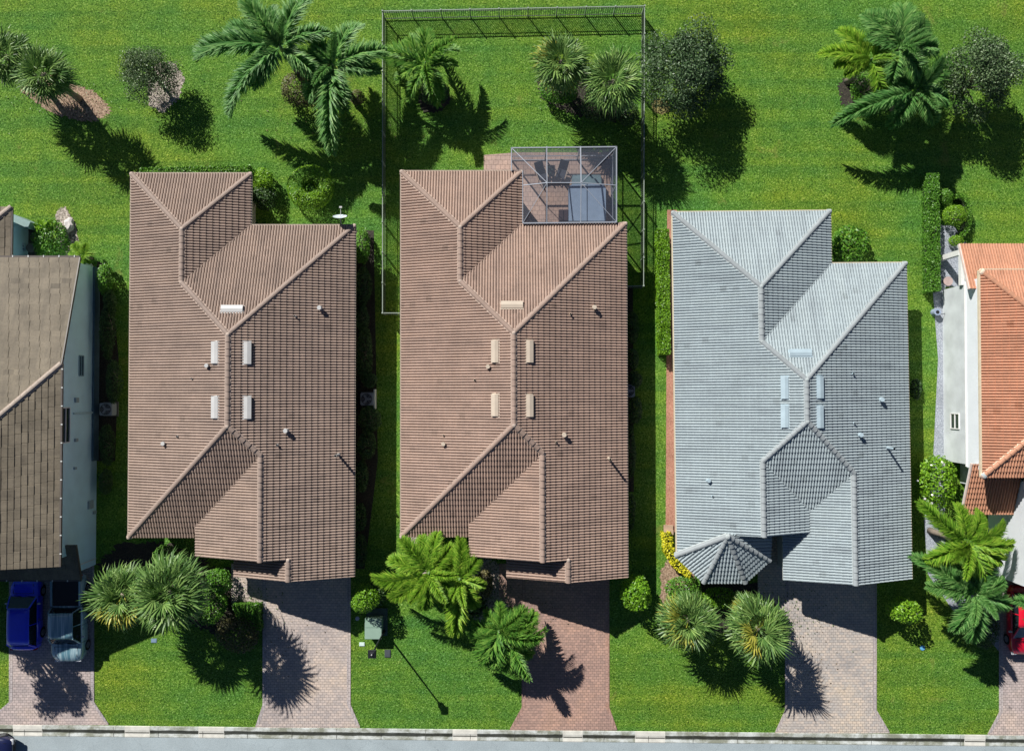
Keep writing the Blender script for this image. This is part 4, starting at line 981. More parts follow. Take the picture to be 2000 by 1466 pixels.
# flag by the entry
c = P(402, 1116, .0); r = empty("garden_flag", (c.x, c.y, 0)); tag(r, "small pink and white flag on a leaning white pole by the entry bed", "flag")
m = MB(); m.bar((0, -.3, .3), (.1, .45, 2.7), .04); m.build("pole", WHITE, r)
V = []; F = []
for i in range(9):
    for j in range(5): V.append((.06 + i * .09, .2 + .05 * math.sin(i * 1.1) + j * .06, 2.0 + j * .13 - i * .02))
for i in range(8):
    for j in range(4): F.append((i * 5 + j, (i + 1) * 5 + j, (i + 1) * 5 + j + 1, i * 5 + j + 1))
def flag_mat():
    m_, t, b = newmat("striped_flag"); tc = t.nodes.new("ShaderNodeTexCoord"); w = t.nodes.new("ShaderNodeTexWave"); w.bands_direction = 'Z'; w.inputs['Scale'].default_value = 2.6
    t.links.new(tc.outputs['Object'], w.inputs[0]); rr_ = ramp(t, [(0.45, (0.55, 0.06, 0.12)), (0.55, (0.75, 0.68, 0.72))]); t.links.new(w.outputs[0], rr_.inputs[0]); t.links.new(rr_.outputs[0], b.inputs[0]); return m_
mesh_obj("flag_cloth", V, F, flag_mat(), r, True)
# far-left patio: lounge chair and pots
c = P(34, 459, .5); r = empty("lounge_chair", (c.x, c.y, 0), .15); tag(r, "blue striped lounge chair on the far-left patio", "lounge chair")
def stripes(name, c1, c2, s, d='X'):
    m_, t, b = newmat(name); tc = t.nodes.new("ShaderNodeTexCoord"); w = t.nodes.new("ShaderNodeTexWave"); w.bands_direction = d; w.inputs['Scale'].default_value = s
    t.links.new(tc.outputs['Object'], w.inputs[0]); rr_ = ramp(t, [(0.45, c1), (0.55, c2)]); t.links.new(w.outputs[0], rr_.inputs[0]); t.links.new(rr_.outputs[0], b.inputs[0]); return m_
m = MB(); m.box((0, 0, .42), (.7, 1.3, .1)); m.build("seat", stripes("blue_stripes", (0.12, 0.2, 0.3), (0.45, 0.55, 0.65), 1.6, 'Y'), r, bevel=.03)
m = MB(); m.bar((-.3, -.9, .45), (-.3, -.6, .4), .05); m.box((0, -.85, .62), (.7, .5, .08)); m.build("backrest", stripes("blue_stripes2", (0.12, 0.2, 0.3), (0.45, 0.55, 0.65), 1.6, 'Y'), r)
for sx in (-1, 1):
    for sy_ in (-1, 1): m = MB(); m.bar((sx * .3, sy_ * .55, 0), (sx * .3, sy_ * .55, .4), .04); m.build("leg", WHITE, r)
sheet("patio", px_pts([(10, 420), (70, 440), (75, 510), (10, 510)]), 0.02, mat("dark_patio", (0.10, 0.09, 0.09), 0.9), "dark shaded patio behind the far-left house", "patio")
def pot(px, py, rr_, h, m_, label):
    c = P(px, py, h); m = MB(); m.tube([(c.x, c.y, 0), (c.x, c.y, h)], [rr_ * .7, rr_], 18); m.tube([(c.x, c.y, h - .06), (c.x, c.y, h + .02)], [rr_ * 1.08, rr_ * 1.08], 18); tag(m.build("plant_pot", m_), label, "pot")
pot(60, 484, .28, .5, mat("grey_pot", (0.16, 0.15, 0.14), 0.8), "dark grey plant pot beside the far-left shrub")
pot(40, 476, .16, .35, WHITE, "small white pot on the far-left patio")
# garden hose reel, bin at the white wall
c = P(1832, 609, .5); r = empty("hose_reel", (c.x, c.y, 0)); tag(r, "round blue-grey hose reel on the gravel by the white wall", "hose reel")
m = MB(); m.tube([(0, 0, 0), (0, 0, .45)], [.24, .22], 20); m.build("drum", mat("blue_grey_plastic", (0.28, 0.34, 0.46), 0.4), r)
m = MB(); m.disc((0, 0), .11, .45, .47, 16); m.build("hub", BLACK, r)
m = MB(); m.tube([(.2, -.1, .4), (.5, -.1, .3), (.75, .05, .35), (.6, -.15, .2)], [.02] * 4, 6); m.build("hose", BLACK, r)
# patio bits under the right-hand house eave
c = P(1852, 549, .45); r = empty("patio_table", (c.x, c.y, 0)); tag(r, "round pinkish table in the covered corner of the white house", "table")
m = MB(); m.disc((0, 0), .3, .42, .46, 22); m.build("tabletop", mat("pink_stone", (0.45, 0.34, 0.32), 0.7), r)
m = MB(); m.tube([(0, 0, 0), (0, 0, .42)], [.15, .06], 12); m.build("pedestal", BLACK, r)
# small wooden step at the yellow shrub
c = P(1305, 1038); m = MB(); m.box((c.x, c.y, .12), (.6, .3, .24)); m.box((c.x, c.y + .3, .06), (.6, .3, .12)); tag(m.build("garden_step", mat("pale_wood", (0.40, 0.28, 0.2), 0.8)), "small wooden step at the end of the red mulch strip", "step")

# ------------------------------------------------------------------ vehicles
TYRE = mat("tyre_rubber", (0.015, 0.015, 0.016), 0.85); RIM = mat("wheel_rim", (0.35, 0.36, 0.38), 0.3, metal=.8); CGL = mat("car_glass", (0.015, 0.02, 0.025), 0.06, spec=1.0, var=.02)
LAMP = mat("lamp_lens", (0.6, 0.62, 0.65), 0.15); TAIL = mat("tail_lens", (0.35, 0.02, 0.02), 0.2)
def paint(name, col, coat=1.0):
    m = mat(name, col, 0.3, var=.04, coat=coat, spec=.6); return m
def loft(mb, stations):
    """stations: (y, halfwidth, zbottom, zshoulder, ztop)"""
    rings = []
    for y, w, zb, zs, zt_ in stations:
        pts = [(-w * .9, zb), (-w, zb + .12), (-w, (zb + zs) / 2), (-w * .985, zs), (-w * .9, zt_ - .015), (-w * .55, zt_ + .012), (0, zt_ + .025), (w * .55, zt_ + .012), (w * .9, zt_ - .015), (w * .985, zs), (w, (zb + zs) / 2), (w, zb + .12), (w * .9, zb)]
        rings.append([(x, y, z) for x, z in pts])
    k = len(rings[0]); V = [p for r in rings for p in r]; F = []
    for i in range(len(rings) - 1):
        for j in range(k): F.append((i * k + j, i * k + (j + 1) % k, (i + 1) * k + (j + 1) % k, (i + 1) * k + j))
    F.append(tuple(range(k))[::-1]); F.append(tuple((len(rings) - 1) * k + j for j in range(k))); mb.add(V, F)
def car(px, py, rz, L, wd, label, cat, pm, cabin, belt, top, hood, rear, bed_=None, glass_tint=None, rack=False):
    """nose points to +y of the car's own frame. cabin: (rear base, rear roof, front roof, front base) in y"""
    c = P(px, py, 0); r = empty("parked_" + cat.replace(' ', '_'), (c.x, c.y, 0), rz); tag(r, label, cat)
    h = wd / 2; m = MB()
    st = [(-L / 2, h * .80, .45, rear * .8, rear * .92), (-L / 2 + .12, h * .93, .32, rear * .9, rear), (-L / 2 + .6, h * .99, .26, belt - .06, belt if bed_ is None else belt)]
    if bed_ is None: st += [(cabin[0] + .3, h, .24, belt - .05, belt), (0, h, .24, belt - .05, belt), (cabin[3], h, .24, belt - .07, belt - .01)]
    else: st += [(cabin[0], h, .3, belt - .05, belt), (0.5, h, .24, belt - .05, belt), (cabin[3], h, .24, belt - .07, belt - .01)]
    st += [((cabin[3] + L / 2) / 2, h * .985, .25, hood - .08, hood), (L / 2 - .35, h * .93, .28, hood - .15, hood - .06), (L / 2 - .08, h * .80, .34, hood - .32, hood - .17), (L / 2, h * .66, .42, hood - .42, hood - .30)]
    loft(m, st); body = m.build("body", pm, r, True)
    for p_ in body.data.polygons: p_.use_smooth = True
    if bed_ is not None:
        m = MB(); y0, y1 = -L / 2 + .15, cabin[0] - .1
        m.add([(-h * .82, y0, belt + .03), (h * .82, y0, belt + .03), (h * .82, y1, belt + .03), (-h * .82, y1, belt + .03)], [(0, 1, 2, 3)])
        m.build("bed_floor", BLACK, r)
        m = MB()
        for s in (-1, 1): m.bar((s * h * .90, y0, belt + .06), (s * h * .90, y1, belt + .06), .12, .10)
        m.bar((-h * .9, y0, belt + .06), (h * .9, y0, belt + .06), .10, .10); m.build("bed_rail", bed_, r, bevel=.01)
    y0, y1, y2, y3 = cabin; wt = h * .76; wb = h * .94; zb = belt - .02
    lo_ = [(-wb, y0, zb), (wb, y0, zb), (wb, y3, zb), (-wb, y3, zb)]; hi = [(-wt, y1, top - .06), (wt, y1, top - .06), (wt, y2, top - .06), (-wt, y2, top - .06)]
    al_ = lo_ + hi
    for qd in ((1, 2, 6, 5), (3, 0, 4, 7)): m = MB(); m.add([(al_[i][0] * .985, al_[i][1], al_[i][2]) for i in qd], [(0, 1, 2, 3)]); m.build("side_glass", CGL, r)
    m = MB(); m.add([al_[i] for i in (2, 3, 7, 6)], [(0, 1, 2, 3)]); m.build("windshield", CGL, r)
    m = MB(); m.add([al_[i] for i in (0, 1, 5, 4)], [(0, 1, 2, 3)]); m.build("rear_window", CGL, r)
    for a_, b_ in ((0, 4), (1, 5), (2, 6), (3, 7)): m = MB(); m.bar(lo_[a_], hi[b_ - 4], .075, .075); m.build("pillar", pm, r)
    for s in (-1, 1): ym_ = (y0 + y3) / 2 - .1; m = MB(); m.bar((s * wb, ym_, zb), (s * wt, ym_, top - .06), .06, .07); m.build("pillar", pm, r)
    m = MB(); n = 6; V = []; F = []
    for i in range(n + 1):
        t_ = i / n; y = y1 + (y2 - y1) * t_; cz = top - .03 + .045 * math.sin(math.pi * t_)
        for xx, dz in ((-1.03, -.06), (-.97, -.005), (-.6, .025), (0, .035), (.6, .025), (.97, -.005), (1.03, -.06)): V.append((xx * wt, y, cz + dz))
    for i in range(n):
        for j in range(6): F.append((i * 7 + j, i * 7 + j + 1, (i + 1) * 7 + j + 1, (i + 1) * 7 + j))
    F += [(0, 1, 2, 3, 4, 5, 6), tuple(n * 7 + j for j in range(7))[::-1]]
    m.add(V, F); m.build("roof", pm, r, True)
    if rack:
        for s in (-1, 1): m = MB(); m.bar((s * wt * .9, y1 + .1, top + .05), (s * wt * .9, y2 - .1, top + .05), .035); m.build("roof_rail", BLACK, r)
    for s in (-1, 1):
        m = MB(); m.box((s * (h + .12), y3 - .45, belt + .06), (.20, .10, .13)); m.build("mirror", mat("mirror_grey", (0.55, 0.56, 0.6), 0.3), r, bevel=.02)
        m = MB(); m.box((s * h * .66, L / 2 - .10, hood - .28), (.36, .22, .13)); m.build("headlight", LAMP, r, bevel=.03)
        m = MB(); m.box((s * h * .80, -L / 2 + .05, rear * .82), (.18, .12, .28)); m.build("taillight", TAIL, r, bevel=.02)
        for yy in (-L / 2 + .95, L / 2 - .9):
            m = MB(); m.tube([(s * (h - .24), yy, .34), (s * (h + .005), yy, .34)], [.34, .34], 22); w_ = m.build("wheel", TYRE, r)
            m = MB(); m.tube([(s * (h - .02), yy, .34), (s * (h + .015), yy, .34)], [.21, .2], 14); m.build("rim", RIM, w_)
        for yy in (-.35, .65): m = MB(); m.box((s * (h + .01), yy, belt - .14), (.03, .16, .03)); m.build("door_handle", RIM, r)
    m = MB(); m.bar((-wb * .7, y3 + .05, zb + .03), (-.1, y3 - .02, zb + .05), .025, .02); m.bar((wb * .1, y3 + .05, zb + .03), (wb * .75, y3 - .02, zb + .05), .025, .02); m.build("wiper", BLACK, r)
    m = MB(); m.bar((-h * .72, y3 + .18, belt + .012), (h * .72, y3 + .18, belt + .012), .02, .02)
    for s in (-1, 1): m.bar((s * h * .72, y3 + .18, belt + .010), (s * h * .66, L / 2 - .35, hood - .035), .018, .02)
    m.build("bonnet_seam", BLACK, r)
    for yy in (cabin[0] + .15, (cabin[0] + cabin[3]) / 2, cabin[3] - .05):
        for s in (-1, 1): m = MB(); m.bar((s * (h + .003), yy, .35), (s * (h * .99), yy, belt - .05), .018, .02); m.build("door_seam", BLACK, r)
    m = MB(); m.box((0, L / 2 - .03, .55), (.9, .08, .22)); m.build("grille", BLACK, r)
    m = MB(); m.box((0, -L / 2 + .0, .75), (.4, .04, .14)); m.build("plate", WHITE, r)
    return r
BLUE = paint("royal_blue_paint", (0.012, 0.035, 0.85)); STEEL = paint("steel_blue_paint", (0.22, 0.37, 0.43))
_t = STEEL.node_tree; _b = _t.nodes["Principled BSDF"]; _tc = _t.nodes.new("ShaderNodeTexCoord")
_n = noise(_t, mapping(_t, _tc.outputs['Object'], (5.5, 0.25, 1)), 1.0, 3, 0.6); _r = ramp(_t, [(0.4, (0.10, 0.22, 0.28)), (0.62, (0.42, 0.56, 0.60))]); _t.links.new(_n, _r.inputs[0]); _t.links.new(_r.outputs[0], _b.inputs['Base Color'])  # pale lengthwise streaks: reflections painted into the truck's body colour
REDP = paint("red_paint", (0.62, 0.008, 0.03))
def at_h(px, py, z): q = P(px, py, z); return q
# blue hatchback, nose to the garage
q = P(49, 1197, 1.0); g0 = q * 1.0
def back_to_px(v): # ground pixel of a world xy
    x, y = v.x, v.y
    # invert P for z=0
    ty = y; lo_, hi_ = -3000.0, 4000.0
    for _ in range(60):
        mid = (lo_ + hi_) / 2
        if P(1000, mid, 0).y > ty: lo_ = mid
        else: hi_ = mid
    py = (lo_ + hi_) / 2; k = P(2000, py, 0).x / 1000
    return 1000 + x / k, py
bx, by = back_to_px(P(46, 1199, .95)); car(bx, by, 0.0, 4.5, 1.82, "royal blue hatchback on the left driveway, nose to the garage", "car", BLUE, (-2.05, -1.75, .55, 1.15), .98, 1.62, .98, 1.05)
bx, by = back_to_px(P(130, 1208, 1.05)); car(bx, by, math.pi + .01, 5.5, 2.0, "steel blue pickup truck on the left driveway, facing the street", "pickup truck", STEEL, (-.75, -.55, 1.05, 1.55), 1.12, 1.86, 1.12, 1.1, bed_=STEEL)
bx, by = back_to_px(P(2003, 1212, .9)); car(bx, by, math.pi, 4.4, 1.8, "red car at the right edge, partly hidden by palm fronds", "car", REDP, (-1.9, -1.2, .3, 1.1), .92, 1.42, .92, 1.0)

DNAVY = paint("dark_navy_paint", (0.01, 0.014, 0.06))
bx, by = back_to_px(P(-44, 1467, .7)); car(bx, by, -math.pi / 2, 4.5, 1.8, "dark navy car on the street, only its front corner in view", "car", DNAVY, (-2.0, -1.5, .4, 1.1), .92, 1.45, .92, 1.0)
# ------------------------------------------------------------------ vegetation
FAN = leaf_mat("fan_palm_leaf", (0.06, 0.14, 0.035), (0.13, 0.25, 0.06), (0.26, 0.40, 0.12), .25, .42)
FANY = leaf_mat("yellowing_fan_leaf", (0.18, 0.22, 0.03), (0.34, 0.36, 0.05), (0.50, 0.48, 0.10), .25)
FEA = leaf_mat("feather_palm_leaf", (0.06, 0.18, 0.045), (0.13, 0.33, 0.08), (0.31, 0.53, 0.18), .45, .5)
FEAB = leaf_mat("bright_feather_leaf", (0.09, 0.23, 0.014), (0.19, 0.39, 0.028), (0.38, 0.55, 0.07), .35, .55)
FEAD = leaf_mat("dark_feather_leaf", (0.03, 0.09, 0.02), (0.06, 0.16, 0.03), (0.13, 0.27, 0.06), .2, .4)
OAK = leaf_mat("olive_leaf", (0.04, 0.085, 0.03), (0.085, 0.15, 0.06), (0.20, 0.28, 0.15), .12, .45)
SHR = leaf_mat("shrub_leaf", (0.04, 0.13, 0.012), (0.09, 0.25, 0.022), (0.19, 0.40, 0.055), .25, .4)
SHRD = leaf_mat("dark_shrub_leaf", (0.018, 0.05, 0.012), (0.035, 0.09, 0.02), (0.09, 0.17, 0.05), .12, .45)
SHRB = leaf_mat("bright_shrub_leaf", (0.07, 0.18, 0.01), (0.15, 0.33, 0.015), (0.28, 0.50, 0.04), .25, .4)
SHRY = leaf_mat("yellow_shrub_leaf", (0.25, 0.30, 0.01), (0.55, 0.55, 0.02), (0.80, 0.76, 0.06), .2, .5)
PURP = leaf_mat("bronze_shrub_leaf", (0.05, 0.045, 0.02), (0.11, 0.10, 0.04), (0.20, 0.20, 0.07), .12, .5)
BARK = mat("grey_bark", (0.20, 0.17, 0.14), 0.9, bump=.5, bscale=12); PBARK = mat("palm_bark", (0.24, 0.20, 0.16), 0.9, bump=.6, bscale=8)
RNG = np.random.default_rng(11)
def leaves_mesh(name, pts, nrm, size, m, parent, asp=0.5, tilt=0.6, var=0.35):
    """many small pointed leaves (rhombs bent at the midrib)"""
    n = len(pts); d = RNG.normal(size=(n, 3)); nr = nrm + RNG.normal(size=(n, 3)) * tilt; nr /= np.linalg.norm(nr, axis=1)[:, None] + 1e-9
    d -= nr * (d * nr).sum(1)[:, None]; d /= np.linalg.norm(d, axis=1)[:, None] + 1e-9
    s = np.cross(nr, d); L = size * (1 + RNG.uniform(-var, var, n))[:, None]
    a = pts - d * L * .5; b = pts + s * L * asp * .5 + nr * L * .06; c = pts + d * L * .5; e = pts - s * L * asp * .5 + nr * L * .06
    V = np.stack([a, b, c, e], 1).reshape(-1, 3); F = np.arange(4 * n).reshape(-1, 4)
    me = bpy.data.meshes.new(name); me.vertices.add(4 * n); me.vertices.foreach_set("co", V.astype(np.float32).ravel())
    me.loops.add(4 * n); me.loops.foreach_set("vertex_index", F.ravel().astype(np.int32)); me.polygons.add(n)
    me.polygons.foreach_set("loop_start", (np.arange(n) * 4).astype(np.int32)); me.polygons.foreach_set("loop_total", np.full(n, 4, dtype=np.int32))
    me.materials.append(m); me.update(calc_edges=True); return link(bpy.data.objects.new(name, me), parent)
def ell_pts(n, c, r, inner=.55, flat=-0.35, clump=0.0, nc=14):
    u = RNG.normal(size=(n * 2, 3)); u /= np.linalg.norm(u, axis=1)[:, None]; u = u[u[:, 2] > flat][:n]
    if clump > 0:
        cs = RNG.normal(size=(nc, 3)); cs /= np.linalg.norm(cs, axis=1)[:, None]
        dd = (u @ cs.T).max(1); k = 1 + clump * (dd - .75) * 2.0
    else: k = np.ones(len(u))
    rad = (inner + (1 - inner) * RNG.random(len(u)) ** .6) * k
    return np.array(c) + u * np.array(r) * rad[:, None], u
def shrub(px, py, rx, ry, h, m, label, cat="shrub", n=None, leaf=.13, name="shrub", group=None, base=0.0, clump=.25, stems=True, rot=0):
    """rounded shrub: rx, ry in photo pixels, h its height in metres"""
    c = P(px, py, h * .55); kx = rx * (CAM_H - h * .55) / FPX; ky = ry * (CAM_H - h * .55) / FPX
    r = empty(name, (c.x, c.y, 0), rot); tag(r, label, cat, group)
    n = n or int(min(9000, 720 * (kx * ky + (kx + ky) * h * .5) * (.13 / leaf) ** 1.6 + 250))
    p, u = ell_pts(n, (0, 0, h * .5 + base), (kx, ky, h * .5), .6, -.6, clump)
    leaves_mesh("foliage", p, u * .7 + np.array([0, 0, .7]), leaf, m, r)
    mb = MB(); rs = random.Random(int(px * 7 + py))
    for i in range(5):
        a = rs.uniform(0, 6.28); mb.tube([(0, 0, 0), (math.cos(a) * kx * .3, math.sin(a) * ky * .3, h * .35), (math.cos(a) * kx * .6, math.sin(a) * ky * .6, h * .75)], [.035, .025, .012], 5)
    mb.build("stem", BARK, r); return r
def hedge(poly, h, m, label, n_m2=420, leaf=.12, name="hedge", cat="hedge"):
    """clipped hedge: footprint polygon (photo px at its top), height h"""
    q = [P(x, y, h) for x, y in poly]; c = sum(q, Vector()) / len(q); r = empty(name, (c.x, c.y, 0)); tag(r, label, cat)
    q = [Vector((v.x - c.x, v.y - c.y)) for v in q]; pts = []; nr = []
    tr = tessellate_polygon([[Vector((v.x, v.y, 0)) for v in q]])
    for t in tr:
        a, b, d = (q[i] for i in t); A = abs((b - a).cross(d - a)) / 2; k = int(A * n_m2 * 1.4) + 2
        for u, v in RNG.random((k, 2)):
            if u + v > 1: u, v = 1 - u, 1 - v
            p = a + (b - a) * u + (d - a) * v; pts.append((p.x, p.y, h - .14 * RNG.random() ** 2 + .04 * math.sin(p.y * 3.1) + .03 * math.sin(p.x * 7))); nr.append((0, 0, 1))
    sgn = sum(q[i].x * q[(i + 1) % len(q)].y - q[(i + 1) % len(q)].x * q[i].y for i in range(len(q)))
    for i in range(len(q)):
        a, b = q[i], q[(i + 1) % len(q)]; L = (b - a).length; nn = Vector(((b - a).y, -(b - a).x)).normalized() * (1 if sgn > 0 else -1)
        for u, v in RNG.random((int(L * h * n_m2 * .8) + 2, 2)):
            p = a + (b - a) * u - nn * .1 * RNG.random(); pts.append((p.x + .03 * math.sin(u * L * 5), p.y, v * h)); nr.append((nn.x, nn.y, .3))
    leaves_mesh("foliage", np.array(pts), np.array(nr, dtype=float), leaf, m, r, tilt=.5)
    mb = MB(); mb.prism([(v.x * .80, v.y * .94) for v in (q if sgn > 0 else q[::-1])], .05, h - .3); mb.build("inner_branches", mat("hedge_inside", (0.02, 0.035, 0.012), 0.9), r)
    return r
# --- palm fronds (shared meshes, modelled one metre long along +x) ---
def feather_mesh(name, m, seed, n=92, wl=.255, droop=.36, plumose=True, rise=.34, lw=.022):
    rs = random.Random(seed); V = []; F = []
    def rp(t): return Vector((t * (1 - .10 * t), 0, rise * t - (rise + droop) * t * t))
    K = 12
    for i in range(K):
        a, b = rp(i / K), rp((i + 1) / K); w0, w1 = .013 * (1 - .8 * i / K), .013 * (1 - .8 * (i + 1) / K); k = len(V)
        V += [a + Vector((0, -w0, 0)), a + Vector((0, w0, .006)), b + Vector((0, w1, .006)), b + Vector((0, -w1, 0))]; F.append((k, k + 1, k + 2, k + 3))
    for i in range(n):
        t = .10 + .90 * i / n; p = rp(t); prof = math.sin(math.pi * min(1, (t * .82 + .12))) ** .6
        for s in (-1, 1):
            for rank in range(2 if plumose else 1):
                L = wl * prof * rs.uniform(.8, 1.1); an = math.radians(rs.uniform(42, 66) - 22 * t)
                el = rs.uniform(-.1, .35) + (rank * rs.choice((-.3, .6, .8)) if plumose else .1)
                d = Vector((math.cos(an), s * math.sin(an) * math.cos(el), math.sin(an) * math.sin(el))).normalized()
                dr = Vector((0, 0, -L * .16)); sd = d.cross(Vector((0, 0, 1))).normalized(); w = lw * .5
                mid = p + d * L * .5 + dr * .1; k = len(V)
                V += [p - sd * w * .5, p + sd * w * .5, mid + sd * w, mid - sd * w, p + d * L + dr]
                F += [(k, k + 1, k + 2, k + 3), (k + 3, k + 2, k + 4)]
    me = bpy.data.meshes.new(name); me.from_pydata([tuple(v) for v in V], [], F); me.materials.append(m); me.update(); return me
def fan_mesh(name, m, seed, seg=26, lw=.042, petiole=.42):
    """costapalmate leaf: petiole to .45, blade of narrow folded segments out to 1"""
    rs = random.Random(seed); V = []; F = []; k = 0
    def add(vs, fs):
        n = len(V); V.extend(vs); F.extend([tuple(i + n for i in f) for f in fs])
    w = .012; pz = lambda x: .10 * x - .12 * x * x
    for i in range(4):
        a, b = petiole * i / 4, petiole * (i + 1) / 4; add([Vector((a, -w, pz(a))), Vector((a, w, pz(a))), Vector((b, w, pz(b))), Vector((b, -w, pz(b)))], [(0, 1, 2, 3)])
    o = Vector((petiole, 0, pz(petiole)))
    for i in range(seg):
        u = (i + .5) / seg * 2 - 1; an = u * math.radians(104) + rs.uniform(-.04, .04); L = (1 - petiole) * (1.0 - .30 * abs(u) ** 1.5) * rs.uniform(.72, 1.16)
        fold = (.10 if i % 2 else -.02) + .10 * abs(u)
        d = Vector((math.cos(an), math.sin(an), fold)).normalized(); sd = Vector((-math.sin(an), math.cos(an), .35 * (1 if i % 2 else -1))).normalized()
        m1 = o + d * L * .45; m2 = o + d * L * .78 + Vector((0, 0, -L * .05)); tip = o + d * L + Vector((0, 0, -L * rs.uniform(.10, .42)))
        ww = lw * .5 * 1.05
        add([o + d * .02, m1 + sd * ww, m1 - sd * ww, m2 + sd * ww * .6, m2 - sd * ww * .6, tip], [(0, 1, 2), (1, 3, 4, 2), (3, 5, 4)])
    me = bpy.data.meshes.new(name); me.from_pydata([tuple(v) for v in V], [], F); me.materials.append(m); me.update(); return me
FE = {k: [feather_mesh("frond", m, s) for s in range(3)] for k, m in (('g', FEA), ('b', FEAB), ('d', FEAD))}
FES = [feather_mesh("frond", leaf_mat("fresh_feather_leaf", (0.055, 0.17, 0.025), (0.13, 0.33, 0.045), (0.28, 0.48, 0.09), .35, .5), 20 + s, n=56, wl=.34, plumose=True, droop=.75, lw=.034) for s in range(3)]
FN = [fan_mesh("frond", FAN, s) for s in range(4)]; FNY = [fan_mesh("frond", FANY, 9)]
FND = fan_mesh('frond', leaf_mat('dead_fan_leaf', (0.14, 0.10, 0.05), (0.27, 0.20, 0.11), (0.40, 0.32, 0.19), .1), 33)
def place_frond(me, root, org, az, el, L, roll=0.0, wide=1.0):
    o = bpy.data.objects.new("frond", me); link(o, root)
    o.matrix_local = Matrix.Translation(org) @ Matrix.Rotation(az, 4, 'Z') @ Matrix.Rotation(-el, 4, 'Y') @ Matrix.Rotation(roll, 4, 'X') @ Matrix.Diagonal((L, L * wide, L, 1)); return o
def trunk(root, top, r0, r1, m=PBARK, lean=(0, 0)):
    mb = MB(); pts = []; rr = []
    for i in range(7):
        t = i / 6; pts.append((lean[0] * (1 - t) ** 2, lean[1] * (1 - t) ** 2, top * t)); rr.append(r0 + (r1 - r0) * t + (.03 if i == 0 else 0))
    mb.tube(pts, rr, 10); return mb.build("trunk", m, root, True)
def feather_palm(px, py, z, tips, label, kind='g', group=None, extra=3, seed=0, wide=1.0, drop=.6, r0=.2, lean=(0, 0)):
    c = P(px, py, z); r = empty("feather_palm", (c.x, c.y, 0)); tag(r, label, "palm", group); rs = random.Random(seed + int(px))
    trunk(r, z - .1, r0, r0 * .6, lean=lean)
    mb = MB(); mb.tube([(0, 0, z - .5), (0, 0, z), (0, 0, z + .35)], [r0 * .75, r0 * .55, .03], 10); mb.build("crownshaft", mat("crownshaft_green", (0.13, 0.22, 0.08), 0.5), r, True)
    ms = FE[kind] if kind != 's' else FES
    for tx, ty in tips:
        q = P(tx, ty, z - drop); d = Vector((q.x - c.x, q.y - c.y)); L = d.length * 1.10
        place_frond(rs.choice(ms), r, Vector((0, 0, z)), math.atan2(d.y, d.x), rs.uniform(.0, .12), L, rs.uniform(-.35, .35), wide * rs.uniform(.85, 1.15) * min(1.75, 4.1 / L) if kind != 's' else wide * rs.uniform(.9, 1.2))
    for i in range(extra):
        place_frond(rs.choice(ms), r, Vector((0, 0, z)), rs.uniform(0, 6.28), rs.uniform(.7, 1.2), rs.uniform(1.6, 2.3), rs.uniform(-.3, .3), 1.0)
    return r
def fan_palm(px, py, z, rad, label, group=None, n=36, seed=0, yellow=0, r0=.17, lean=(0, 0), low=-.65):
    """rad: crown radius in photo pixels"""
    c = P(px, py, z); r = empty("fan_palm", (c.x, c.y, 0)); tag(r, label, "palm", group); rs = random.Random(seed + int(px)); R = rad * (CAM_H - z) / FPX
    trunk(r, z, r0 * 1.2, r0, lean=lean)
    ga = 2.39996
    for i in range(4): place_frond(FND, r, Vector((0, 0, z - .25)), rs.uniform(0, 6.28), -1.0 - .12 * i, R * .8, rs.uniform(-.4, .4))
    for i in range(n):
        t = (i + .5) / n; el = 1.25 - (1.25 - low) * t ** .75; az = i * ga + rs.uniform(-.25, .25)
        me = rs.choice(FNY) if (yellow and rs.random() < yellow and math.sin(az - 2.4) > 0) else rs.choice(FN)
        place_frond(me, r, Vector((0, 0, z - .1)), az, el, R * rs.uniform(.88, 1.10) * (1.0 if el < .8 else .85), rs.uniform(-.4, .4), 1.0)
    return r
def broad_tree(px, py, z, rad, label, m=OAK, n=5200, hr=1.0, seed=0, leaf=.13, group=None, lean=(0, 0), gap=.45):
    c = P(px, py, z); R = rad * (CAM_H - z) / FPX; r = empty("broadleaf_tree", (c.x, c.y, 0)); tag(r, label, "tree", group); rs = random.Random(seed + int(px))
    mb = MB(); zb = max(.5, z - R * hr * .8); b0 = (lean[0], lean[1], 0)
    mb.tube([b0, (lean[0] * .4, lean[1] * .4, zb * .6), (0, 0, zb)], [.13, .10, .09], 9); P_ = []; U_ = []
    for i in range(26):
        a = i * 2.39996; ee = rs.uniform(-.55, 1.35); k = rs.uniform(.55, 1.02)
        tip = Vector((math.cos(a) * math.cos(ee) * R * k, math.sin(a) * math.cos(ee) * R * k, z + math.sin(ee) * R * hr * k - .1))
        md = Vector((tip.x * .45, tip.y * .45, zb + (tip.z - zb) * .6)); mb.tube([(0, 0, zb * .9), md, tip], [.055, .035, .01], 5)
        cr_ = R * rs.uniform(.32, .48); p, u = ell_pts(int(n / 26), tip * .93 + Vector((0, 0, z * .07)), (cr_, cr_, cr_ * .7), .15, -.9); P_.append(p); U_.append(u)
    mb.build("trunk", BARK, r, True)
    leaves_mesh("crown", np.concatenate(P_), np.concatenate(U_) * .4 + np.array([0, 0, .5]), leaf, m, r, tilt=.9)
    return r

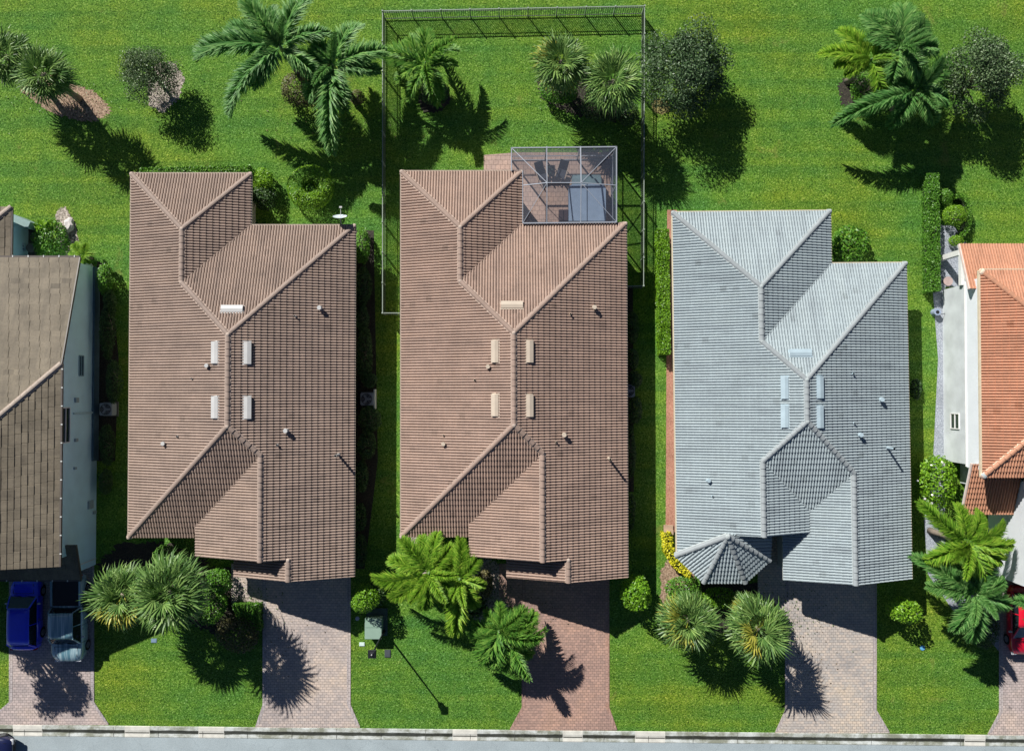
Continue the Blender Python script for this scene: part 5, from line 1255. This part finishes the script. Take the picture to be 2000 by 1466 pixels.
# back lawns
GB = "fan palms in the back lawns"
fan_palm(12, 112, 3.6, 62, "fan palm cut by the left edge, top left", GB, seed=1)
fan_palm(85, 146, 4.2, 64, "fan palm over the oval bark bed, top left", GB, seed=2)
broad_tree(290, 142, 2.0, 56, "small grey-green tree over the pale round mulch bed", n=10000, seed=3, hr=.75, leaf=.11)
feather_palm(548, 92, 5.2, [(382, 92), (440, 205), (478, 0), (590, -10), (625, 150), (445, 45), (640, 60), (520, 20), (500, 170)], "tallest feather palm, top left of the fenced yard", 'g', seed=4, wide=1.05)
feather_palm(650, 128, 4.3, [(690, 42), (748, 98), (738, 140), (640, 285), (580, 120), (600, 190), (672, 215), (610, 70)], "second feather palm just left of the fence", 'g', seed=5)
shrub(588, 172, 40, 34, 1.7, PURP, "dark bronze shrub at the foot of the tallest feather palm")
shrub(697, 190, 14, 14, .7, PURP, "small bronze shrub on dry grass left of the fence", leaf=.09)
feather_palm(832, 125, 3.0, [(832, 58), (880, 88), (888, 128), (752, 118), (775, 155), (790, 75), (800, 190), (845, 200), (868, 180), (760, 90)], "curly dark palm inside the fence, left side", 's', seed=6, extra=2, drop=.9, wide=.9)
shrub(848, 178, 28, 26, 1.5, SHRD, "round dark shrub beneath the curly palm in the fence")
fan_palm(1096, 122, 3.8, 66, "left yellow-tipped fan palm of the fenced pair", GB, seed=7, yellow=.3, n=38)
fan_palm(1197, 160, 4.1, 68, "right green fan palm of the fenced pair", GB, seed=8)
shrub(1092, 176, 36, 26, 1.6, SHR, "green shrub beneath the left fan palm of the fenced pair")
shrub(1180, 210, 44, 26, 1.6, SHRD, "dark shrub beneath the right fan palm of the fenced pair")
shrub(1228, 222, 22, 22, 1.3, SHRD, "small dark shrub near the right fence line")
broad_tree(1340, 140, 2.5, 82, "large grey-green oak outside the right fence line", n=19000, seed=9, hr=.95, leaf=.15)
GT = "cluster of feather palms at the top right"
feather_palm(1758, 96, 4.2, [(1690, 28), (1762, 4), (1690, 70), (1830, 95), (1812, 40), (1735, 160), (1800, 160), (1722, 20)], "tallest feather palm of the top-right cluster", 'g', GT, seed=10, wide=1.1)
feather_palm(1700, 118, 3.6, [(1605, 102), (1640, 60), (1650, 150), (1735, 60), (1760, 130), (1720, 190), (1632, 128)], "lower feather palm with a yellow-green frond, top-right cluster", 'b', GT, seed=60, extra=2)
feather_palm(1790, 178, 3.3, [(1860, 120), (1640, 228), (1820, 240), (1850, 195), (1740, 245), (1720, 150)], "shaded feather palm nearest the corner oak", 'g', GT, seed=61, wide=1.0)
shrub(1700, 172, 36, 36, 1.4, SHR, "leafy shrub on the mulch below the wide feather palm")
broad_tree(1915, 150, 2.6, 74, "grey-green oak at the top right corner", n=17000, seed=12, hr=.95, leaf=.15)
# around the houses
hedge([(272, 327), (488, 322), (488, 342), (272, 343)], 1.5, SHR, "hedge along the back wall of the left brown house")
shrub(513, 352, 20, 22, 1.5, SHRY if False else SHRB, "yellow-green shrub at the back corner of the left brown house")
shrub(516, 385, 22, 26, 1.3, SHRD, "dark shrub in the back corner of the left brown house")
# ring-shaped topiary: torus of foliage with a ball inside
c = P(606, 366, .8); r = empty("ring_topiary", (c.x, c.y, 0)); tag(r, "clipped ring-shaped green topiary with a ball in its middle", "topiary")
nn = 9000; a = RNG.random(nn) * 6.283; b = RNG.random(nn) * 6.283; Rr = .92; r0_ = .60
u = np.stack([np.cos(a) * np.cos(b), np.sin(a) * np.cos(b), np.sin(b)], 1); keep = u[:, 2] > -.5; u = u[keep]; a = a[keep]
pt = np.stack([np.cos(a) * Rr, np.sin(a) * Rr * .95, np.full(len(a), .75)], 1) + u * np.array([r0_, r0_, .62]) * (1 - .15 * RNG.random(len(a)))[:, None]
leaves_mesh("ring_foliage", pt, u + np.array([0, 0, .3]), .10, SHRB, r)
p, u = ell_pts(700, (.1, -.05, .5), (.36, .34, .45), .7, -.5); leaves_mesh("ball_foliage", p, u + np.array([0, 0, .3]), .10, SHR, r)
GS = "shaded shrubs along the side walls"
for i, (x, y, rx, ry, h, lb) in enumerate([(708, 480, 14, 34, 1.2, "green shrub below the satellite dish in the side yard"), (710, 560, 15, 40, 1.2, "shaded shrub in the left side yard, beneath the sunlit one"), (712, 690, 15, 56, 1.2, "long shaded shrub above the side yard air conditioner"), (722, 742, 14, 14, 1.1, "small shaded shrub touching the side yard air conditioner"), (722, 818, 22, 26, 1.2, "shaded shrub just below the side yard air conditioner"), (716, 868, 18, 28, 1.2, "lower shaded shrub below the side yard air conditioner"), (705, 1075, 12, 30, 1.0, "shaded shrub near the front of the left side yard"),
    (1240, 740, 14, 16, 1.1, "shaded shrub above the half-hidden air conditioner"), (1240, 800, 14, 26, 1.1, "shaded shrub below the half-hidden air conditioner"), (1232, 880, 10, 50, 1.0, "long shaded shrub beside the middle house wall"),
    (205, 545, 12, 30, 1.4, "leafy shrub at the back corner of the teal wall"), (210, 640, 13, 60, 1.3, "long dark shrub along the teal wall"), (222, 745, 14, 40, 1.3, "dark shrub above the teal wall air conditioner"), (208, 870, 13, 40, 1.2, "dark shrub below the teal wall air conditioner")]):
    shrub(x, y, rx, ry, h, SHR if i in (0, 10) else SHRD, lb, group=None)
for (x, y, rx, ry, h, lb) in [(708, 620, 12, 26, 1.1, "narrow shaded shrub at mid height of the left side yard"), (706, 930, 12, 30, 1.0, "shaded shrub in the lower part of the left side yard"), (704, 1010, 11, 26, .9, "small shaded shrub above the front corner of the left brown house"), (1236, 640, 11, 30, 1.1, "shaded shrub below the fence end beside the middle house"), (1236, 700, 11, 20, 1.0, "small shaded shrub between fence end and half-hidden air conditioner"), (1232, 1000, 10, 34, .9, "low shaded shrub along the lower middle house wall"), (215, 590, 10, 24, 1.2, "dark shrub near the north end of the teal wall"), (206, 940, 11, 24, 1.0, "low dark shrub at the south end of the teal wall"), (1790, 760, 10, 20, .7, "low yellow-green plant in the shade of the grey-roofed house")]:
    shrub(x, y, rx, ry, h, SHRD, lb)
shrub(99, 470, 34, 40, 1.6, SHR, "large leafy shrub beside the far-left patio")
shrub(92, 441, 22, 12, 1.9, SHRB, "light green long-leaved plant atop the far-left shrub", leaf=.3, n=140, name="leafy_plant", cat="plant")
feather_palm(163, 500, 1.1, [(140, 490), (150, 475), (175, 478), (188, 497), (182, 515), (160, 520), (145, 508)], "small yellow-green arching palm by the far-left house corner", 'b', seed=21, extra=1, r0=.06, drop=.5)
pot(173, 520, .22, .35, WHITE, "white pot under the small arching palm")
hedge([(1283, 447), (1307, 447), (1310, 692), (1288, 692)], 1.1, SHRB, "long clipped bright hedge left of the grey-roofed house")
hedge([(1812, 338), (1835, 338), (1838, 568), (1814, 570)], .9, SHR, "long clipped hedge at the right side lawn")
shrub(1661, 478, 38, 36, 1.5, SHR, "round leafy bush behind the grey-roofed house", leaf=.2)
shrub(1866, 420, 24, 21, 1.4, SHRB, "round clipped ball bush beside the long right hedge", clump=0, leaf=.08)
shrub(1868, 470, 15, 11, .8, SHRB, "small clipped ball bush at the orange roof corner", clump=0, leaf=.08)
shrub(1848, 384, 14, 16, .8, SHR, "small olive bush at the top of the right hedge", clump=0, leaf=.08)
# low crescent hedge round the ball bush
cp = [(1874 + 26 * math.cos(t), 420 + 44 * math.sin(t)) for t in np.linspace(-1.9, 1.5, 12)]; ci = [(1874 + 17 * math.cos(t), 420 + 34 * math.sin(t)) for t in np.linspace(1.5, -1.9, 12)]
hedge(cp + ci, .7, SHR, "low curved hedge wrapping the clipped ball bush", leaf=.09)
shrub(1832, 940, 34, 50, 2.0, SHRB, "tall leafy bush with white flowers beside the white house", leaf=.2)
c = P(1832, 940, 2.0); p, u = ell_pts(14, (c.x, c.y, 1.2), (1.0, 1.5, .95), .98, .1); fl = leaves_mesh("flower", p, u + np.array([0, 0, 1]), .2, mat("white_petals", (0.8, 0.8, 0.76), .6), None, asp=.9); tag(fl, "white blooms dotted over the tall bush by the white house", "flowers", kind="stuff")
# front gardens
GF = "fan palms in the front gardens"
fan_palm(240, 1162, 4.6, 72, "left fan palm of the big front clump", GF, seed=31, yellow=.12, n=38)
fan_palm(330, 1158, 5.6, 84, "right and larger fan palm of the big front clump", GF, seed=32, n=42)
shrub(322, 1085, 20, 20, 1.6, SHR, "green shrub at the top of the big fan palm clump")
shrub(180, 1175, 22, 20, 1.3, SHRD, "dark shrub beside the pickup truck")
shrub(425, 1135, 26, 24, 1.3, SHR, "green shrub left of the first entry path"); shrub(412, 1185, 34, 34, 1.3, SHR, "loose green shrub below the flag")
shrub(465, 1238, 42, 34, 1.2, PURP, "dark bronze shrub in the shade left of the first driveway")
hedge([(452, 1180), (506, 1180), (508, 1232), (470, 1228)], .8, SHR, "low clipped hedge block at the end of the first entry path")
GM = "lime feather palms before the middle house"
feather_palm(838, 1118, 3.6, [(733, 1138), (850, 1040), (822, 1048), (765, 1085), (770, 1172), (880, 1070), (835, 1190), (792, 1050), (900, 1150)], "left lime feather palm overlapping the middle house eave", 'b', GM, seed=33, wide=.9)
feather_palm(898, 1130, 3.3, [(905, 1050), (938, 1085), (892, 1236), (948, 1140), (860, 1180), (930, 1185), (850, 1110), (870, 1065)], "right lime feather palm with a frond hanging down the lawn", 'b', GM, seed=62, wide=.9)
shrub(712, 1168, 27, 25, 2.6, SHRB, "round bright bush beside the first driveway"); shrub(734, 1160, 20, 24, 1.3, SHRD, "darker bush touching the round bright bush")
GD = "dense palms beside the terracotta driveway"
feather_palm(975, 1232, 3.0, [(985, 1178), (930, 1210), (922, 1250), (950, 1190), (1020, 1190), (940, 1285), (1000, 1270), (1030, 1230), (955, 1300)], "upper dense green palm beside the terracotta driveway", 's', GD, seed=34, wide=1.25, drop=1.0)
feather_palm(1003, 1262, 2.6, [(1040, 1200), (1048, 1240), (1040, 1275), (985, 1308), (1015, 1300), (950, 1285), (960, 1235), (1000, 1215)], "lower dense green palm casting shade on the terracotta driveway", 's', GD, seed=63, wide=1.25, drop=1.0)
shrub(948, 1140, 16, 24, 1.2, SHRY if False else PURP, "yellowish bronze shrub below the middle house eave"); shrub(925, 1180, 24, 24, .9, FEA and SHRD, "spiky dark plant below the bright lime palm", leaf=.35, n=260, name="spiky_plant", cat="plant")
shrub(1243, 1158, 29, 32, 3.0, SHRB, "round leafy bush right of the terracotta driveway top", leaf=.17)
fan_palm(1345, 1212, 3.3, 68, "left fan palm before the turret", GF, seed=35, yellow=.2, n=40)
fan_palm(1482, 1228, 4.0, 74, "right fan palm before the turret", GF, seed=36, yellow=.25)
fan_palm(1462, 1190, 3.2, 40, "small yellow-tipped fan palm behind the right turret palm", GF, seed=37, yellow=.7, n=22)
shrub(1335, 1152, 34, 26, 1.2, SHR, "loose green shrub below the yellow shrub row"); shrub(1405, 1168, 34, 20, 1.2, SHRB, "bright leafy bush before the turret")
shrub(1515, 1230, 26, 40, 1.5, SHRD, "dark olive shrub at the grey paver driveway edge")
hedge([(1294, 1040), (1312, 1040), (1318, 1082), (1352, 1122), (1345, 1130), (1312, 1105), (1296, 1075)], .8, SHRY, "bright yellow shrub row wrapping the turret corner", leaf=.16, n_m2=150)
shrub(1768, 1192, 30, 22, 2.4, SHRB, "low light-green bush on the right front lawn", leaf=.17)
GR = "feather palms before the white house"
feather_palm(1888, 1060, 4.4, [(1795, 992), (1870, 985), (1915, 1000), (1965, 1030), (1975, 1065), (1810, 1090), (1925, 1130), (1840, 1100), (1960, 1100)], "upper feather palm before the white house", 'b', GR, seed=41, wide=.85)
feather_palm(1905, 1160, 4.0, [(1795, 1088), (1840, 1120), (1930, 1080), (1975, 1180), (1895, 1250), (1860, 1230), (1815, 1140), (1960, 1130), (1870, 1100), (1880, 1210)], "lower feather palm reaching toward the red car", 'g', GR, seed=42, wide=.9)
shrub(1922, 1225, 28, 40, 1.2, SHRD, "grey-green shrub at the pinkish driveway edge"); 
mb = MB(); a_, b_ = P(1826, 1040, .2), P(1862, 1054, .25); mb.tube([(a_.x, a_.y, .2), (b_.x, b_.y, .22)], [.16, .12], 10); tag(mb.build("fallen_log", PBARK), "pale log lying on the gravel under the palms", "log")
# trees that stand just outside the frame, for their shadows
broad_tree(-135, 1192, 5.2, 62, "broad tree beyond the left edge shading the driveway", m=SHRD, n=9000, seed=51, leaf=.18)
feather_palm(2080, 1190, 4.8, [(1990, 1170), (2040, 1090), (2150, 1130), (2180, 1200), (2120, 1280), (2040, 1270), (2010, 1220)], "feather palm beyond the right edge", 'g', seed=52)

# a little of what lies about: dead fronds, fallen petals, small lawn weeds
def litter(px, py, rz, s=1.0, lab=None):
    c = P(px, py, .12); r = bpy.data.objects.new("fallen_frond", DEADF); link(r); r.location = (c.x, c.y, .1); r.rotation_euler = (0, 0, rz); r.scale = (s, s, .4); tag(r, lab, "frond")
DEADF = feather_mesh("fallen_frond", leaf_mat("dead_frond", (0.12, 0.08, 0.04), (0.24, 0.17, 0.09), (0.36, 0.28, 0.16), .1), 77, n=40, wl=.18, plumose=False, droop=.3, rise=.3, lw=.03)
litter(376, 118, .5, .5, "small pale fallen frond on the lawn right of the small grey-green tree"); litter(58, 186, 2.6, .9, "dead frond on the edge of the oval bark bed")
litter(815, 1078, -.9, .8, "rust-coloured dead frond on the pebble bed by the middle house")

def specks(name, px, py, rx, ry, n, z, lab, m):
    c = P(px, py, z); k = (CAM_H - z) / FPX; rs = np.random.default_rng(int(px)); pt = np.stack([c.x + rs.normal(0, rx * k * .5, n), c.y + rs.normal(0, ry * k * .5, n), np.full(n, z)], 1)
    o = leaves_mesh(name, pt, np.tile([0, 0, 1.0], (n, 1)), .11, m, None, tilt=.25); tag(o, lab, "fallen leaves", kind="stuff")
DL = leaf_mat("dry_leaf", (0.04, 0.03, 0.02), (0.13, 0.09, 0.05), (0.28, 0.2, 0.1), .05)
specks("fallen_leaves", 1040, 1190, 60, 50, 60, .05, "dry leaves scattered on the terracotta driveway", DL)
specks("fallen_leaves", 560, 1240, 70, 90, 50, .05, "dry leaves scattered on the grey driveway of the left brown house", DL)
specks("fallen_leaves", 1580, 1290, 60, 90, 50, .05, "dry leaves scattered on the driveway of the grey-roofed house", DL)
specks("fallen_leaves", 620, 250, 160, 90, 80, .04, "dry leaves scattered on the back lawn under the tall feather palms", DL)

GCV = leaf_mat("ground_cover_leaf", (0.03, 0.07, 0.012), (0.07, 0.15, 0.025), (0.15, 0.26, 0.05), .1)
for (x, y, rx, ry, n, lb) in ((128, 192, 110, 50, 260, "grass tufts creeping into the oval bark bed"), (322, 168, 50, 60, 160, "grass tufts creeping into the pale round mulch bed"), (1140, 190, 110, 60, 500, "low plants filling the bed under the fenced fan palms"), (1440, 1190, 150, 60, 900, "low plants filling the bed before the turret"), (440, 1190, 90, 60, 700, "low plants filling the bed left of the first driveway"), (955, 1170, 50, 90, 300, "low plants in the pebble bed before the middle house"), (1700, 180, 50, 50, 260, "low plants under the top-right feather palms")):
    specks("ground_cover", x, y, rx, ry, n, .09, lb, GCV)
